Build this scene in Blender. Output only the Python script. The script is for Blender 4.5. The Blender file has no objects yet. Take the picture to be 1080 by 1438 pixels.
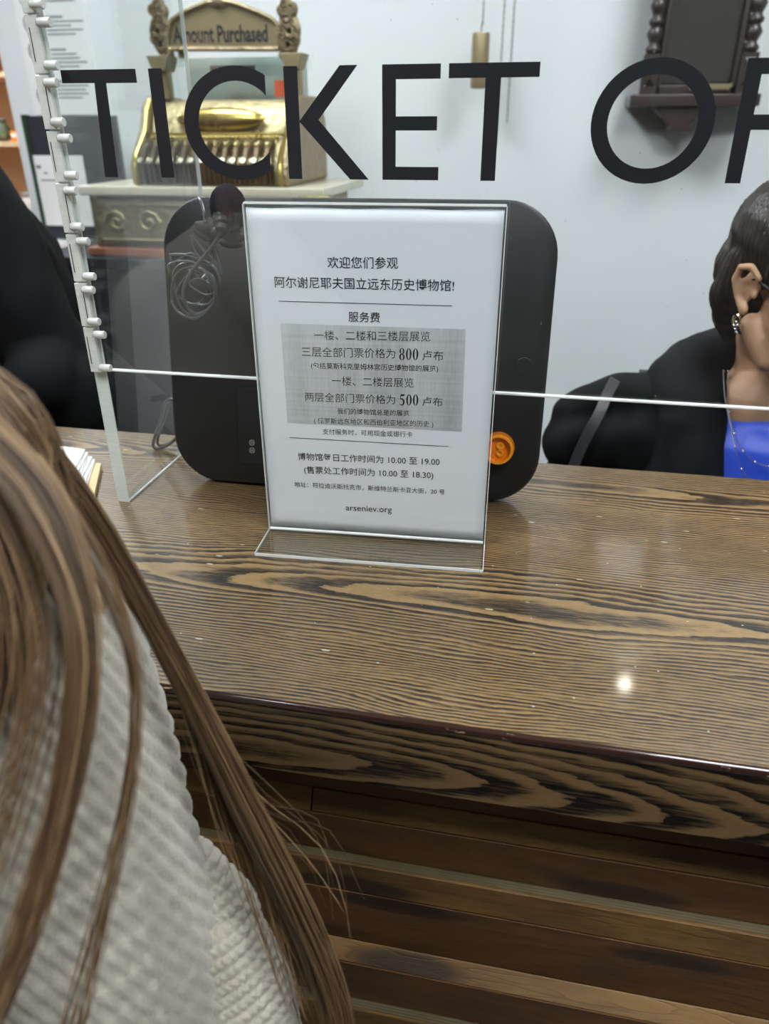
import bpy, bmesh, math, random
import numpy as np
from mathutils import Vector, Matrix, Euler
from mathutils import noise as mnoise
random.seed(7); np.random.seed(7)
S = bpy.context.scene
C = S.collection
PI = math.pi
T = 1.05                      # height of the counter top above the floor

# ------------------------------------------------------------------ camera
F_PX, PITCH, YAW, ROLL = 1048.1, 0.4766, 0.1992, -0.0027
CAM = Vector((0, 0, T + 0.362))
_f = Vector((-math.sin(YAW) * math.cos(PITCH), math.cos(YAW) * math.cos(PITCH), -math.sin(PITCH)))
_r0 = Vector((math.cos(YAW), math.sin(YAW), 0)); _u0 = _r0.cross(_f)
_r = _r0 * math.cos(ROLL) + _u0 * math.sin(ROLL); _u = -_r0 * math.sin(ROLL) + _u0 * math.cos(ROLL)
cd = bpy.data.cameras.new('camera'); cam = bpy.data.objects.new('camera', cd); C.objects.link(cam)
cam.matrix_world = Matrix(((_r.x, _u.x, -_f.x, CAM.x), (_r.y, _u.y, -_f.y, CAM.y), (_r.z, _u.z, -_f.z, CAM.z), (0, 0, 0, 1)))
cd.sensor_fit = 'VERTICAL'; cd.sensor_height = 36; cd.lens = F_PX * 36 / 1438
cd.clip_start = 0.01; cd.clip_end = 60
cd.dof.use_dof = True; cd.dof.focus_distance = 0.67; cd.dof.aperture_fstop = 6.4
S.camera = cam

# ------------------------------------------------------------------ world, lamps, exposure
w = bpy.data.worlds.new('world'); S.world = w; w.use_nodes = True
w.node_tree.nodes['Background'].inputs[0].default_value = (0.80, 0.88, 1.0, 1)
w.node_tree.nodes['Background'].inputs[1].default_value = 0.25
S.view_settings.view_transform = 'Standard'; S.view_settings.look = 'None'
S.view_settings.gamma = 1.0; S.view_settings.use_curve_mapping = False
S.view_settings.exposure = 0.0
try:
    S.cycles.transparent_max_bounces = 24; S.cycles.max_bounces = 10; S.cycles.use_denoising = True
    S.cycles.caustics_reflective = False; S.cycles.caustics_refractive = False
except Exception: pass
# ceiling panels: (x, y, half width, half depth, strength); built as lamps further down
PANELS = [(-1.15, 1.60, .30, .30, 30), (0.75, 1.60, .30, .30, 30), (-0.95, -.30, .30, .30, 36), (0.75, -.30, .30, .30, 36),
          (-2.6, 3.2, .30, .30, 60)]

# ------------------------------------------------------------------ helpers
def ray(px, py):
    return _r * (px - 540) - _u * (py - 719) + _f * F_PX
def PY(px, py, y):            # world point on the vertical plane y = const
    v = ray(px, py); return CAM + v * ((y - CAM.y) / v.y)
def PD(px, py, d):            # world point at distance d along the view axis
    return CAM + ray(px, py) / F_PX * d
def s2l(c):
    return tuple(((v / 255) / 12.92 if v / 255 <= .04045 else ((v / 255 + .055) / 1.055) ** 2.4) for v in c[:3]) + (1,)

def thing(name, label, cat, loc=(0, 0, 0), rot=(0, 0, 0), group=None):
    o = bpy.data.objects.new(name, None); C.objects.link(o)
    o.location = loc; o.rotation_euler = rot; o.empty_display_size = .05
    tag(o, label, cat, group); return o
def tag(o, label, cat, group=None):
    o['label'] = label; o['category'] = cat
    if group: o['group'] = group
    return o
def structure(o):
    o['kind'] = 'structure'; return o

class MB:
    """collects geometry, then links it as one object"""
    def __init__(s): s.v = []; s.f = []
    def add(s, vs, fs):
        n = len(s.v); s.v += [Vector(v) for v in vs]; s.f += [tuple(i + n for i in f) for f in fs]; return s
    def box(s, a, b, M=None):
        x0, y0, z0 = a; x1, y1, z1 = b
        vs = [Vector(p) for p in ((x0,y0,z0),(x1,y0,z0),(x1,y1,z0),(x0,y1,z0),(x0,y0,z1),(x1,y0,z1),(x1,y1,z1),(x0,y1,z1))]
        if M: vs = [M @ v for v in vs]
        return s.add(vs, [(0,3,2,1),(4,5,6,7),(0,1,5,4),(1,2,6,5),(2,3,7,6),(3,0,4,7)])
    def tube(s, pts, r, n=8, cap=True, flat=1.0):
        pts = [Vector(p) for p in pts]; rs = r if hasattr(r, '__len__') else [r] * len(pts)
        base = len(s.v); up = None; m = len(pts)
        for i, p in enumerate(pts):
            t = (pts[min(i + 1, m - 1)] - pts[max(i - 1, 0)])
            if t.length < 1e-9: t = Vector((0, 0, 1))
            t.normalize()
            if up is None:
                up = Vector((0, 0, 1)) if abs(t.z) < .9 else Vector((1, 0, 0))
            a = t.cross(up)
            if a.length < 1e-6: a = t.orthogonal()
            a.normalize(); b = a.cross(t).normalized(); up = b
            for k in range(n):
                q = 2 * PI * k / n
                s.v.append(p + a * math.cos(q) * rs[i] + b * math.sin(q) * rs[i] * flat)
        for i in range(m - 1):
            for k in range(n):
                k2 = (k + 1) % n
                s.f.append((base + i*n + k, base + i*n + k2, base + (i+1)*n + k2, base + (i+1)*n + k))
        if cap:
            s.f.append(tuple(base + k for k in range(n))[::-1]); s.f.append(tuple(base + (m-1)*n + k for k in range(n)))
        return s
    def lathe(s, prof, o, axis=(0,0,1), n=24):
        """prof: (r, h) pairs along axis from o"""
        ax = Vector(axis).normalized(); a = ax.orthogonal().normalized(); b = ax.cross(a); o = Vector(o)
        base = len(s.v); m = len(prof)
        for r_, h_ in prof:
            for k in range(n):
                q = 2*PI*k/n; s.v.append(o + ax*h_ + a*math.cos(q)*r_ + b*math.sin(q)*r_)
        for i in range(m-1):
            for k in range(n):
                k2 = (k+1) % n; s.f.append((base+i*n+k, base+i*n+k2, base+(i+1)*n+k2, base+(i+1)*n+k))
        s.f.append(tuple(base+k for k in range(n))[::-1]); s.f.append(tuple(base+(m-1)*n+k for k in range(n)))
        return s
    def prism(s, poly, d0, d1, plane='xz'):
        """extrude a 2-D polygon between d0 and d1 along the missing axis"""
        def mk(u, v, d):
            return {'xz': (u, d, v), 'xy': (u, v, d), 'yz': (d, u, v)}[plane]
        n = len(poly)
        vs = [mk(u, v, d0) for u, v in poly] + [mk(u, v, d1) for u, v in poly]
        fs = [tuple(range(n)), tuple(range(2*n-1, n-1, -1))] + [(i, (i+1) % n, n+(i+1) % n, n+i)[::-1] for i in range(n)]
        return s.add(vs, fs)
    def ring(s, outer, inner, d0, d1, plane='xz', closed=True):
        def mk(u, v, d):
            return {'xz': (u, d, v), 'xy': (u, v, d), 'yz': (d, u, v)}[plane]
        n = len(outer); base = len(s.v)
        for d in (d0, d1):
            for p in (outer, inner): s.v += [Vector(mk(u, v, d)) for u, v in p]
        m = n if closed else n - 1
        for i in range(m):
            j = (i+1) % n
            s.f += [(base+i, base+j, base+n+j, base+n+i), (base+2*n+i, base+3*n+i, base+3*n+j, base+2*n+j),
                    (base+i, base+2*n+i, base+2*n+j, base+j), (base+n+i, base+n+j, base+3*n+j, base+3*n+i)]
        if not closed:
            for i in (0, n-1): s.f.append((base+i, base+n+i, base+3*n+i, base+2*n+i))
        return s
    def ball(s, c, r, n=12, m=8, M=None):
        r = r if hasattr(r, '__len__') else (r, r, r); base = len(s.v); c = Vector(c)
        for i in range(m+1):
            t = PI*i/m
            for k in range(n):
                q = 2*PI*k/n; v = Vector((r[0]*math.sin(t)*math.cos(q), r[1]*math.sin(t)*math.sin(q), r[2]*math.cos(t)))
                if M: v = M @ v
                s.v.append(c + v)
        for i in range(m):
            for k in range(n):
                k2 = (k+1) % n; s.f.append((base+i*n+k, base+(i+1)*n+k, base+(i+1)*n+k2, base+i*n+k2))
        return s
    def build(s, name, mat, parent=None, local=False, smooth=False, bevel=0, seg=2, recalc=True, angle=40):
        me = bpy.data.meshes.new(name); off = Vector((0,0,0)); inv = None
        if parent is not None and not local:
            P = parent
            M = Matrix.Identity(4)
            ch = []
            while P is not None: ch.append(P); P = P.parent
            for P in reversed(ch): M = M @ Matrix.LocRotScale(P.location, P.rotation_euler, P.scale)
            inv = M.inverted()
        vs = [inv @ v for v in s.v] if inv else s.v
        me.from_pydata([tuple(v) for v in vs], [], s.f)
        bm = bmesh.new(); bm.from_mesh(me)
        bmesh.ops.remove_doubles(bm, verts=bm.verts, dist=1e-6)
        if recalc: bmesh.ops.recalc_face_normals(bm, faces=bm.faces)
        if bevel:
            es = [e for e in bm.edges if len(e.link_faces) == 2 and e.calc_face_angle(0) > .6]
            bmesh.ops.bevel(bm, geom=es, offset=bevel, segments=seg, affect='EDGES', profile=.5, clamp_overlap=True)
        bm.to_mesh(me); bm.free()
        if mat: me.materials.append(mat)
        o = bpy.data.objects.new(name, me); C.objects.link(o)
        if parent is not None: o.parent = parent
        if smooth or bevel:
            me.polygons.foreach_set('use_smooth', [True]*len(me.polygons))
            me.update()
            try: me.set_sharp_from_angle(angle=math.radians(angle))
            except Exception: pass
            if bevel:
                wn = o.modifiers.new('wn', 'WEIGHTED_NORMAL'); wn.keep_sharp = True; wn.weight = 90
        return o

def chain_shapes(pts, rad, flat=None):
    """sample a tapered capsule chain as many closed balls (for the voxel union)"""
    out = []
    pts = [Vector(p) for p in pts]
    for i in range(len(pts)-1):
        a, b = pts[i], pts[i+1]; ra, rb = rad[i], rad[i+1]
        n = max(1, int((b-a).length / (min(ra, rb) * .22)))
        for k in range(n+1):
            t = k/n; r = ra + (rb-ra)*t
            out.append((a + (b-a)*t, (r, r, r) if flat is None else (r*flat[0], r*flat[1], r*flat[2]), None))
    return out
def union(name, shapes, mat, parent, voxel=.004, smooth_it=4, disp=None):
    """one continuous skin around all shapes; mesh coordinates are world minus parent location"""
    m = MB()
    for c, r, M in shapes:
        big = max(r) / voxel
        m.ball(c, r, n=16 if big > 6 else 10, m=10 if big > 6 else 7, M=M)
    me = bpy.data.meshes.new('tmp'); me.from_pydata([tuple(v) for v in m.v], [], m.f)
    o = bpy.data.objects.new('tmp', me); C.objects.link(o)
    md = o.modifiers.new('r', 'REMESH'); md.mode = 'VOXEL'; md.voxel_size = voxel
    sm = o.modifiers.new('s', 'SMOOTH'); sm.iterations = smooth_it; sm.factor = .6
    dg = bpy.context.evaluated_depsgraph_get(); dg.update()
    m2 = bpy.data.meshes.new_from_object(o.evaluated_get(dg)); bpy.data.objects.remove(o); bpy.data.meshes.remove(me)
    n = len(m2.vertices); co = np.empty(n*3, dtype=np.float32); m2.vertices.foreach_get('co', co); co = co.reshape(-1, 3).astype(float)
    if disp:
        no = np.empty(n*3, dtype=np.float32); m2.vertex_normals.foreach_get('vector', no); no = no.reshape(-1, 3)
        co = co + no * disp(co)[:, None]
    if parent is not None: co = co - np.array(parent.location)
    m2.vertices.foreach_set('co', co.astype(np.float32).ravel()); m2.update()
    m2.polygons.foreach_set('use_smooth', [True]*len(m2.polygons))
    m2.name = name; m2.materials.clear(); m2.materials.append(mat)
    r = bpy.data.objects.new(name, m2); C.objects.link(r); r.parent = parent
    return r

# ---- text as real (flat) geometry
def text_verts(s, offset=0.0):
    c = bpy.data.curves.new('t', 'FONT'); c.body = s; c.resolution_u = 3; c.offset = offset
    o = bpy.data.objects.new('t', c); C.objects.link(o)
    dg = bpy.context.evaluated_depsgraph_get(); dg.update()
    me = bpy.data.meshes.new_from_object(o.evaluated_get(dg))
    vs = [Vector(v.co) for v in me.vertices]; fs = [tuple(p.vertices) for p in me.polygons]
    bpy.data.objects.remove(o); bpy.data.curves.remove(c); bpy.data.meshes.remove(me)
    return vs, fs
def text_on(m, s, a, b, at, offset=0.0, yscale=1.0, valign=.5):
    """text s between the 2-D points a (left middle) and b (right middle); at(u, v) gives the 3-D point"""
    vs, fs = text_verts(s, offset)
    x0 = min(v.x for v in vs); x1 = max(v.x for v in vs); y0 = min(v.y for v in vs); y1 = max(v.y for v in vs)
    a = Vector(a); b = Vector(b); d = b-a; k = d.length/(x1-x0); d.normalize(); n = Vector((-d.y, d.x)); ym = y0+(y1-y0)*valign
    out = []
    for v in vs:
        p = a + d*((v.x-x0)*k) + n*((v.y-ym)*k*yscale); out.append(at(p.x, p.y))
    m.add(out, fs)

# ------------------------------------------------------------------ materials
class G:
    def __init__(s, name):
        s.m = bpy.data.materials.new(name); s.m.use_nodes = True; s.t = s.m.node_tree; s.t.nodes.clear()
        s.out = s.t.nodes.new('ShaderNodeOutputMaterial')
    def n(s, ty, ins=None, **kw):
        nd = s.t.nodes.new(ty)
        for k, v in kw.items(): setattr(nd, k, v)
        for k, v in (ins or {}).items(): s.set(nd.inputs[k], v)
        return nd
    def set(s, sock, v):
        if isinstance(v, bpy.types.NodeSocket): s.t.links.new(v, sock)
        else:
            try: sock.default_value = v
            except Exception: sock.default_value = (v, v, v)
    def math(s, op, a, b=0.0, c=0.0):
        nd = s.t.nodes.new('ShaderNodeMath'); nd.operation = op
        s.set(nd.inputs[0], a); s.set(nd.inputs[1], b); s.set(nd.inputs[2], c); return nd.outputs[0]
    def mix(s, f, a, b, mode='MIX'):
        nd = s.t.nodes.new('ShaderNodeMix'); nd.data_type = 'RGBA'; nd.blend_type = mode
        s.set(nd.inputs[0], f); s.set(nd.inputs[6], a); s.set(nd.inputs[7], b); return nd.outputs[2]
    def ramp(s, f, stops, interp='LINEAR'):
        nd = s.t.nodes.new('ShaderNodeValToRGB'); nd.color_ramp.interpolation = interp
        cr = nd.color_ramp
        while len(cr.elements) < len(stops): cr.elements.new(.5)
        for e, (p, c) in zip(cr.elements, stops):
            e.position = p; e.color = c if hasattr(c, '__len__') else (c, c, c, 1)
        s.set(nd.inputs[0], f); return nd.outputs[0]
    def noise(s, vec, scale, detail=3, rough=.5, dist=0):
        nd = s.n('ShaderNodeTexNoise', {'Scale': scale, 'Detail': detail, 'Roughness': rough, 'Distortion': dist})
        if vec is not None: s.set(nd.inputs['Vector'], vec)
        return nd.outputs['Fac']
    def scale(s, vec, sc):
        nd = s.n('ShaderNodeVectorMath', operation='MULTIPLY'); s.set(nd.inputs[0], vec); nd.inputs[1].default_value = sc
        return nd.outputs[0]
    def pos(s): return s.n('ShaderNodeNewGeometry').outputs['Position']
    def obj(s): return s.n('ShaderNodeTexCoord').outputs['Object']
    def principled(s, **kw):
        b = s.n('ShaderNodeBsdfPrincipled')
        for k, v in kw.items(): s.set(b.inputs[k.replace('_', ' ')], v)
        s.t.links.new(b.outputs[0], s.out.inputs[0]); return b
    def bump(s, h, strength=.3, dist=.002):
        return s.n('ShaderNodeBump', {'Height': h, 'Strength': strength, 'Distance': dist}).outputs[0]

def simple(name, rgb, rough=.5, metal=0., var=.12, sc=30, bump=0., coat=0., spec=.5, bsc=200, bd=.001, sheen=0):
    g = G(name); p = g.obj(); c = s2l(rgb); nz = g.noise(p, sc, 4)
    d = tuple(x*(1-var) for x in c[:3]) + (1,); l = tuple(min(1, x*(1+var)) for x in c[:3]) + (1,)
    col = g.mix(nz, d, l)
    kw = dict(Base_Color=col, Roughness=g.math('ADD', rough-.04, g.math('MULTIPLY', nz, .08)), Metallic=metal, Coat_Weight=coat)
    kw['Specular_IOR_Level'] = spec
    if sheen: kw['Sheen_Weight'] = sheen
    if bump: kw['Normal'] = g.bump(g.noise(p, bsc, 3), bump, bd)
    g.principled(**kw); return g.m

def acrylic(name, tint=(.97, .985, .98), rough=.015, dust=True):
    g = G(name); p = g.pos()
    ge = g.n('ShaderNodeNewGeometry')
    cs_ = g.math('ABSOLUTE', g.n('ShaderNodeVectorMath', {0: ge.outputs['Normal'], 1: ge.outputs['Incoming']}, operation='DOT_PRODUCT').outputs['Value'])
    fr = g.math('ADD', .04, g.math('MULTIPLY', .96, g.math('POWER', g.math('SUBTRACT', 1.0, cs_), 5.0)))   # Fresnel (Schlick)
    tr = g.n('ShaderNodeBsdfTransparent', {'Color': tint+(1,)}).outputs[0]
    gl = g.n('ShaderNodeBsdfGlossy', {'Color': (1, 1, 1, 1), 'Roughness': rough}).outputs[0]
    mx = g.n('ShaderNodeMixShader'); g.set(mx.inputs[0], fr); g.set(mx.inputs[1], tr); g.set(mx.inputs[2], gl)
    res = mx.outputs[0]
    if dust:
        df = g.n('ShaderNodeBsdfDiffuse', {'Color': (.8, .85, .85, 1)}).outputs[0]
        sm = g.noise(p, 9, 4, .6); sp = g.n('ShaderNodeTexVoronoi', {'Vector': p, 'Scale': 55}).outputs['Distance']
        dots = g.math('LESS_THAN', sp, .045)
        am = g.math('ADD', g.math('MULTIPLY', sm, .004), g.math('MULTIPLY', dots, .12))
        m2 = g.n('ShaderNodeMixShader'); g.set(m2.inputs[0], am); g.set(m2.inputs[1], res); g.set(m2.inputs[2], df); res = m2.outputs[0]
    g.t.links.new(res, g.out.inputs[0]); return g.m

def edge_mat(name, rgb, scratch=(0, 0, 1), glow=.5):
    """polished acrylic edge: pale, half clear"""
    g = G(name); p = g.pos(); nz = g.noise(g.scale(p, (60, 60, 500)), 1, 3); n2 = g.noise(p, 22, 3)
    col = g.mix(g.math('ADD', g.math('MULTIPLY', nz, .5), g.math('MULTIPLY', n2, .5)), s2l(tuple(v*.8 for v in rgb)), s2l(rgb))
    b = g.principled(Base_Color=col, Roughness=.22, Specular_IOR_Level=.6)
    tr = g.n('ShaderNodeBsdfTransparent', {'Color': (.93, .97, .95, 1)}).outputs[0]
    mx = g.n('ShaderNodeMixShader'); g.set(mx.inputs[0], glow); g.set(mx.inputs[1], tr); g.set(mx.inputs[2], b.outputs[0])
    g.t.links.new(mx.outputs[0], g.out.inputs[0]); return g.m

def ash(name, across='y', axes=(.535, .790), x0=.02, freq=300, slope=.075, light=(150, 122, 80), dark=(25, 19, 16), rough=.30, coat=.6, wear=True, core=.055, period=.42, warp=.07, fibre=1.0):
    """dark-filled open-grain ash: growth rings cut flat, so they run straight near the edges and arch in the middle"""
    g = G(name); p = g.pos(); sx = g.n('ShaderNodeSeparateXYZ', {'Vector': p})
    X = sx.outputs[0]; Y = sx.outputs[1 if across == 'y' else 2]
    lo = g.noise(g.scale(p, (2.2, 7, 7)), 1, 3, .5); lo2 = g.noise(g.scale(p, (7, 26, 26)), 1, 4, .6)
    hi = g.noise(g.scale(p, (45, 160, 160)), 1, 3, .6)
    Yw = g.math('ADD', Y, g.math('MULTIPLY', g.math('SUBTRACT', lo, .5), warp))
    Yw = g.math('ADD', Yw, g.math('MULTIPLY', g.math('SUBTRACT', lo2, .5), .009))
    a = None
    for ax in axes:
        d = g.math('ABSOLUTE', g.math('SUBTRACT', Yw, ax)); a = d if a is None else g.math('MINIMUM', a, d)
    b = g.math('MULTIPLY', g.math('PINGPONG', g.math('SUBTRACT', X, x0), period), slope)
    b = g.math('ADD', b, g.math('MULTIPLY', g.math('SUBTRACT', lo2, .5), .012))
    r = g.math('SQRT', g.math('ADD', g.math('MULTIPLY', a, a), g.math('MULTIPLY', b, b)))
    ph = g.math('DIVIDE', g.math('MULTIPLY', g.math('MULTIPLY', r, r), freq), g.math('ADD', r, core))
    ph = g.math('ADD', ph, g.math('MULTIPLY', hi, .42))
    vary = g.ramp(g.noise(g.scale(p, (5, 45, 45)), 1, 3, .6), [(.28, .85), (.62, 1.5)])
    fr = g.math('FRACT', ph)
    band = g.ramp(fr, [(0, 1.0), (.10, 1.0), (.42, .68), (.64, .10), (.90, 0.0), (.97, .25), (1, 1.0)])
    fib = g.noise(g.scale(p, (38, 900, 900)), 1, 2, .6); fib2 = g.noise(g.scale(p, (120, 2200, 2200)), 1, 2, .7)
    pores = g.ramp(fib, [(.36, 0.0), (.60, 1.0)])
    m = g.math('MULTIPLY', g.math('MULTIPLY', band, vary), g.math('ADD', .48, g.math('MULTIPLY', pores, .62)))
    m = g.math('ADD', m, g.math('MULTIPLY', g.ramp(fib2, [(.48, 0.0), (.68, 1.0)]), .34*fibre))
    m = g.math('ADD', m, g.math('MULTIPLY', g.ramp(fib, [(.55, 0.0), (.72, 1.0)]), .22*fibre))
    m = g.math('MINIMUM', m, 1.0)
    tone = g.noise(g.scale(p, (5, 14, 14)), 1, 3)
    lc = g.mix(tone, s2l(tuple(v*.80 for v in light)), s2l(light))
    col = g.mix(m, lc, s2l(dark))
    rg = g.math('ADD', rough, g.math('MULTIPLY', g.noise(p, 40, 3), .10))
    if wear:
        v = g.n('ShaderNodeTexVoronoi', {'Vector': g.scale(p, (1, 1.5, 1)), 'Scale': 48, 'Randomness': 1}).outputs['Distance']
        spot = g.math('MULTIPLY', g.math('LESS_THAN', v, .05), g.math('GREATER_THAN', g.noise(p, 12, 2), .47))
        v2 = g.n('ShaderNodeTexVoronoi', {'Vector': g.scale(p, (.35, 1.3, 1)), 'Scale': 60}).outputs['Distance']
        sp2 = g.math('MULTIPLY', g.math('LESS_THAN', v2, .075), g.math('GREATER_THAN', g.noise(p, 5, 2), .50))
        k = g.math('MULTIPLY', g.math('MAXIMUM', spot, sp2), .55)
        col = g.mix(k, col, s2l((205, 205, 195)))
    bh = g.math('MULTIPLY', m, -1)
    g.principled(Base_Color=col, Roughness=rg, Coat_Weight=coat, Coat_Roughness=.075, Coat_IOR=1.45, Normal=g.bump(bh, .10, .0004), Specular_IOR_Level=.25)
    return g.m

def pine(name, hue=(116, 78, 40), dark=(40, 24, 12)):
    g = G(name); p = g.pos(); rnd = g.n('ShaderNodeObjectInfo').outputs['Random']
    off = g.n('ShaderNodeCombineXYZ', {'X': g.math('MULTIPLY', rnd, 37.), 'Y': 0., 'Z': g.math('MULTIPLY', rnd, 11.)}).outputs[0]
    q = g.n('ShaderNodeVectorMath', {0: p, 1: off}, operation='ADD').outputs[0]
    wv = g.noise(g.scale(q, (3, 30, 30)), 1, 3); wave = g.math('FRACT', g.math('MULTIPLY', g.math('ADD', wv, g.math('MULTIPLY', g.noise(g.scale(q, (2, 14, 14)), 1, 2), 1.3)), 14))
    ringc = g.ramp(wave, [(0, .0), (.75, .35), (.93, 1.), (1, 0.)])
    kn = g.n('ShaderNodeTexVoronoi', {'Vector': g.scale(q, (4.5, 20, 20)), 'Scale': 1.0}).outputs['Distance']
    knot = g.ramp(kn, [(.0, 1.), (.20, .9), (.30, .0)])
    burn = g.ramp(g.noise(g.scale(q, (6, 10, 18)), 1, 5, .65), [(.44, 0.), (.72, 1.)])
    tone = g.noise(g.scale(q, (2.5, 9, 9)), 1, 3)
    b0 = g.mix(tone, s2l(tuple(v*.72 for v in hue)), s2l(tuple(min(255, v*1.12) for v in hue)))
    c = g.mix(g.math('MULTIPLY', ringc, .35), b0, s2l(dark)); c = g.mix(g.math('MULTIPLY', burn, .75), c, s2l(dark))
    c = g.mix(g.math('MULTIPLY', knot, .85), c, s2l((26, 15, 9)))
    g.principled(Base_Color=c, Roughness=.55, Coat_Weight=.08, Coat_Roughness=.4, Normal=g.bump(g.math('MULTIPLY', ringc, -1), .3, .0008)); return g.m

M = {}
M['wall'] = simple('white_wall_paint', (226, 230, 231), .6, var=.03, sc=3, bump=.08, bsc=90)
M['ceiling'] = simple('ceiling_white', (222, 222, 220), .8, var=.02)
M['floor'] = simple('grey_floor_tile', (74, 69, 65), .5, var=.1, sc=6)
M['far'] = simple('room_side_grey', (74, 68, 64), .7, var=.08, sc=3)
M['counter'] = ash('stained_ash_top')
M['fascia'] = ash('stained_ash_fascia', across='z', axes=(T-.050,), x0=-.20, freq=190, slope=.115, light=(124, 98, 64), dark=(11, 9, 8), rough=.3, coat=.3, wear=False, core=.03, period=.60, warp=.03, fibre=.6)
M['pine'] = pine('burnt_pine', (118, 77, 36), (34, 21, 10)); M['pine_lit'] = pine('burnt_pine_lit', (132, 98, 50), (56, 36, 18))  # same boards twice: the paler copy paints in light on upward-facing ledges
M['band'] = simple('plywood_edge', (96, 85, 62), .5, var=.25, sc=60)
g = G('dark_varnished_nose'); p = g.pos(); v = g.noise(g.scale(p, (55, 300, 300)), 1, 3, .6)
g.principled(Base_Color=g.mix(g.ramp(v, [(.66, 0.), (.70, 1.)]), s2l((50, 30, 24)), s2l((176, 150, 112))), Roughness=.16, Coat_Weight=.5, Coat_Roughness=.06, Normal=g.bump(g.noise(g.scale(p, (30, 120, 120)), 1, 2), .25, .001)); M['nose'] = g.m
M['acrylic'] = acrylic('clear_acrylic'); M['acrylic2'] = acrylic('clear_acrylic_clean', dust=False, rough=.01)
M['edge'] = edge_mat('polished_acrylic_edge', (238, 245, 240), glow=.62)  # pale edge colours stand in for light gathered along the acrylic
M['edge2'] = edge_mat('bright_acrylic_edge', (250, 254, 252), glow=.85)
M['edge3'] = edge_mat('thin_acrylic_edge', (248, 250, 252), glow=.42)
M['hinge'] = edge_mat('milky_hinge_plastic', (232, 234, 228), glow=.82)
M['vinyl'] = simple('black_vinyl', (22, 24, 30), .45, var=.05)
M['black'] = simple('black_plastic', (21, 22, 24), .5, var=.06, bump=.15, bsc=900, bd=.0003)
M['black_dark'] = simple('black_groove', (8, 8, 9), .6, var=.1)
M['cable'] = simple('cable_rubber', (72, 75, 77), .3, var=.1)
M['foam'] = simple('foam_black', (38, 39, 48), .95, var=.35, sc=900, bump=.9, bsc=1400, bd=.0012, spec=.1)
M['orange'] = simple('orange_plastic', (252, 166, 36), .3, var=.08)
M['orange2'] = simple('orange_plastic_deep', (240, 132, 16), .3, var=.1)
M['grey_print'] = simple('grey_print', (150, 152, 150), .5)
M['ink'] = simple('black_ink', (34, 34, 38), .7, var=.1)
M['greyink'] = simple('grey_ink', (120, 122, 126), .7, var=.1)
g = G('sheet_paper'); p = g.pos(); g.principled(Base_Color=g.mix(g.noise(p, 14, 3), s2l((232, 235, 243)), s2l((238, 240, 246))), Roughness=.55, Coat_Weight=.25, Coat_Roughness=.25, Normal=g.bump(g.noise(p, 16, 2), .25, .0015)); M['paper'] = g.m
g = G('grey_screentone'); p = g.obj()
wx = g.noise(g.scale(p, (60, 1, 1)), 1, 2); wz = g.noise(g.scale(p, (1, 1, 260)), 1, 2); wx2 = g.noise(g.scale(p, (700, 1, 60)), 1, 1); lo = g.noise(p, 12, 2)
k = g.math('ADD', g.math('MULTIPLY', wx, .45), g.math('ADD', g.math('MULTIPLY', wz, .25), g.math('ADD', g.math('MULTIPLY', wx2, .2), g.math('MULTIPLY', lo, .35))))
g.principled(Base_Color=g.ramp(k, [(.42, s2l((166, 169, 171))), (.84, s2l((222, 225, 228)))]), Roughness=.55, Coat_Weight=.25, Coat_Roughness=.25); M['tone'] = g.m
M['white_paper'] = simple('white_paper', (236, 237, 236), .6, var=.02)
M['card'] = simple('kraft_board', (196, 172, 130), .6)
M['brass'] = simple('old_brass', (166, 154, 116), .42, metal=.7, var=.35, sc=40, bump=.8, bsc=70, bd=.004)
M['brass_hi'] = simple('polished_brass', (190, 172, 98), .28, metal=1., var=.2, sc=20)
M['bronze'] = simple('aged_bronze', (150, 134, 104), .4, metal=.6, var=.35, sc=60, bump=1., bsc=60, bd=.006)
M['bronze_panel'] = simple('bronze_panel', (146, 132, 100), .45, metal=.4, var=.08)
M['darkbrass'] = simple('dark_brass', (70, 58, 36), .4, metal=.6, var=.3)
M['marble'] = simple('cream_marble', (206, 200, 178), .25, var=.1)
M['redwood'] = simple('reddish_wood', (150, 92, 66), .5, var=.2, sc=10)
M['navy'] = simple('dark_navy_cloth', (24, 27, 36), .8, var=.2, sc=6)
M['walnut'] = simple('dark_walnut', (48, 37, 34), .4, var=.3, sc=14, coat=.3)
M['walnut_in'] = simple('clock_inside', (46, 37, 34), .6, var=.3, sc=8)
M['silverkey'] = simple('nickel', (150, 148, 132), .4, metal=.8)
M['price'] = simple('price_tag_red', (206, 92, 54), .5)
M['teal'] = acrylic('old_glass', (.94, .975, .965), .03, dust=False)
M['beech'] = simple('beech_board', (228, 190, 148), .5, var=.15, sc=12)
M['boardblack'] = simple('black_board', (46, 48, 54), .4)
M['cloth_black'] = simple('black_wool', (9, 10, 12), .85, var=.25, sc=9, bump=.3, bsc=260, spec=.2)
M['cloth_black2'] = simple('black_jacket', (14, 15, 19), .8, var=.2, sc=12, bump=.25, bsc=500, spec=.25)
M['leather'] = simple('black_leather', (58, 60, 62), .35, var=.15, bump=.2, bsc=120)
M['blue'] = simple('royal_blue_satin', (36, 72, 196), .42, var=.12, sc=8, sheen=.2)
g = G('skin'); p = g.obj(); g.principled(Base_Color=g.mix(g.noise(p, 22, 3), s2l((196, 150, 118)), s2l((212, 170, 138))), Roughness=.5, Subsurface_Weight=.12, Subsurface_Radius=(.012, .005, .003), Subsurface_Scale=.6, Normal=g.bump(g.noise(p, 300, 2), .08, .0004)); M['skin'] = g.m
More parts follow.
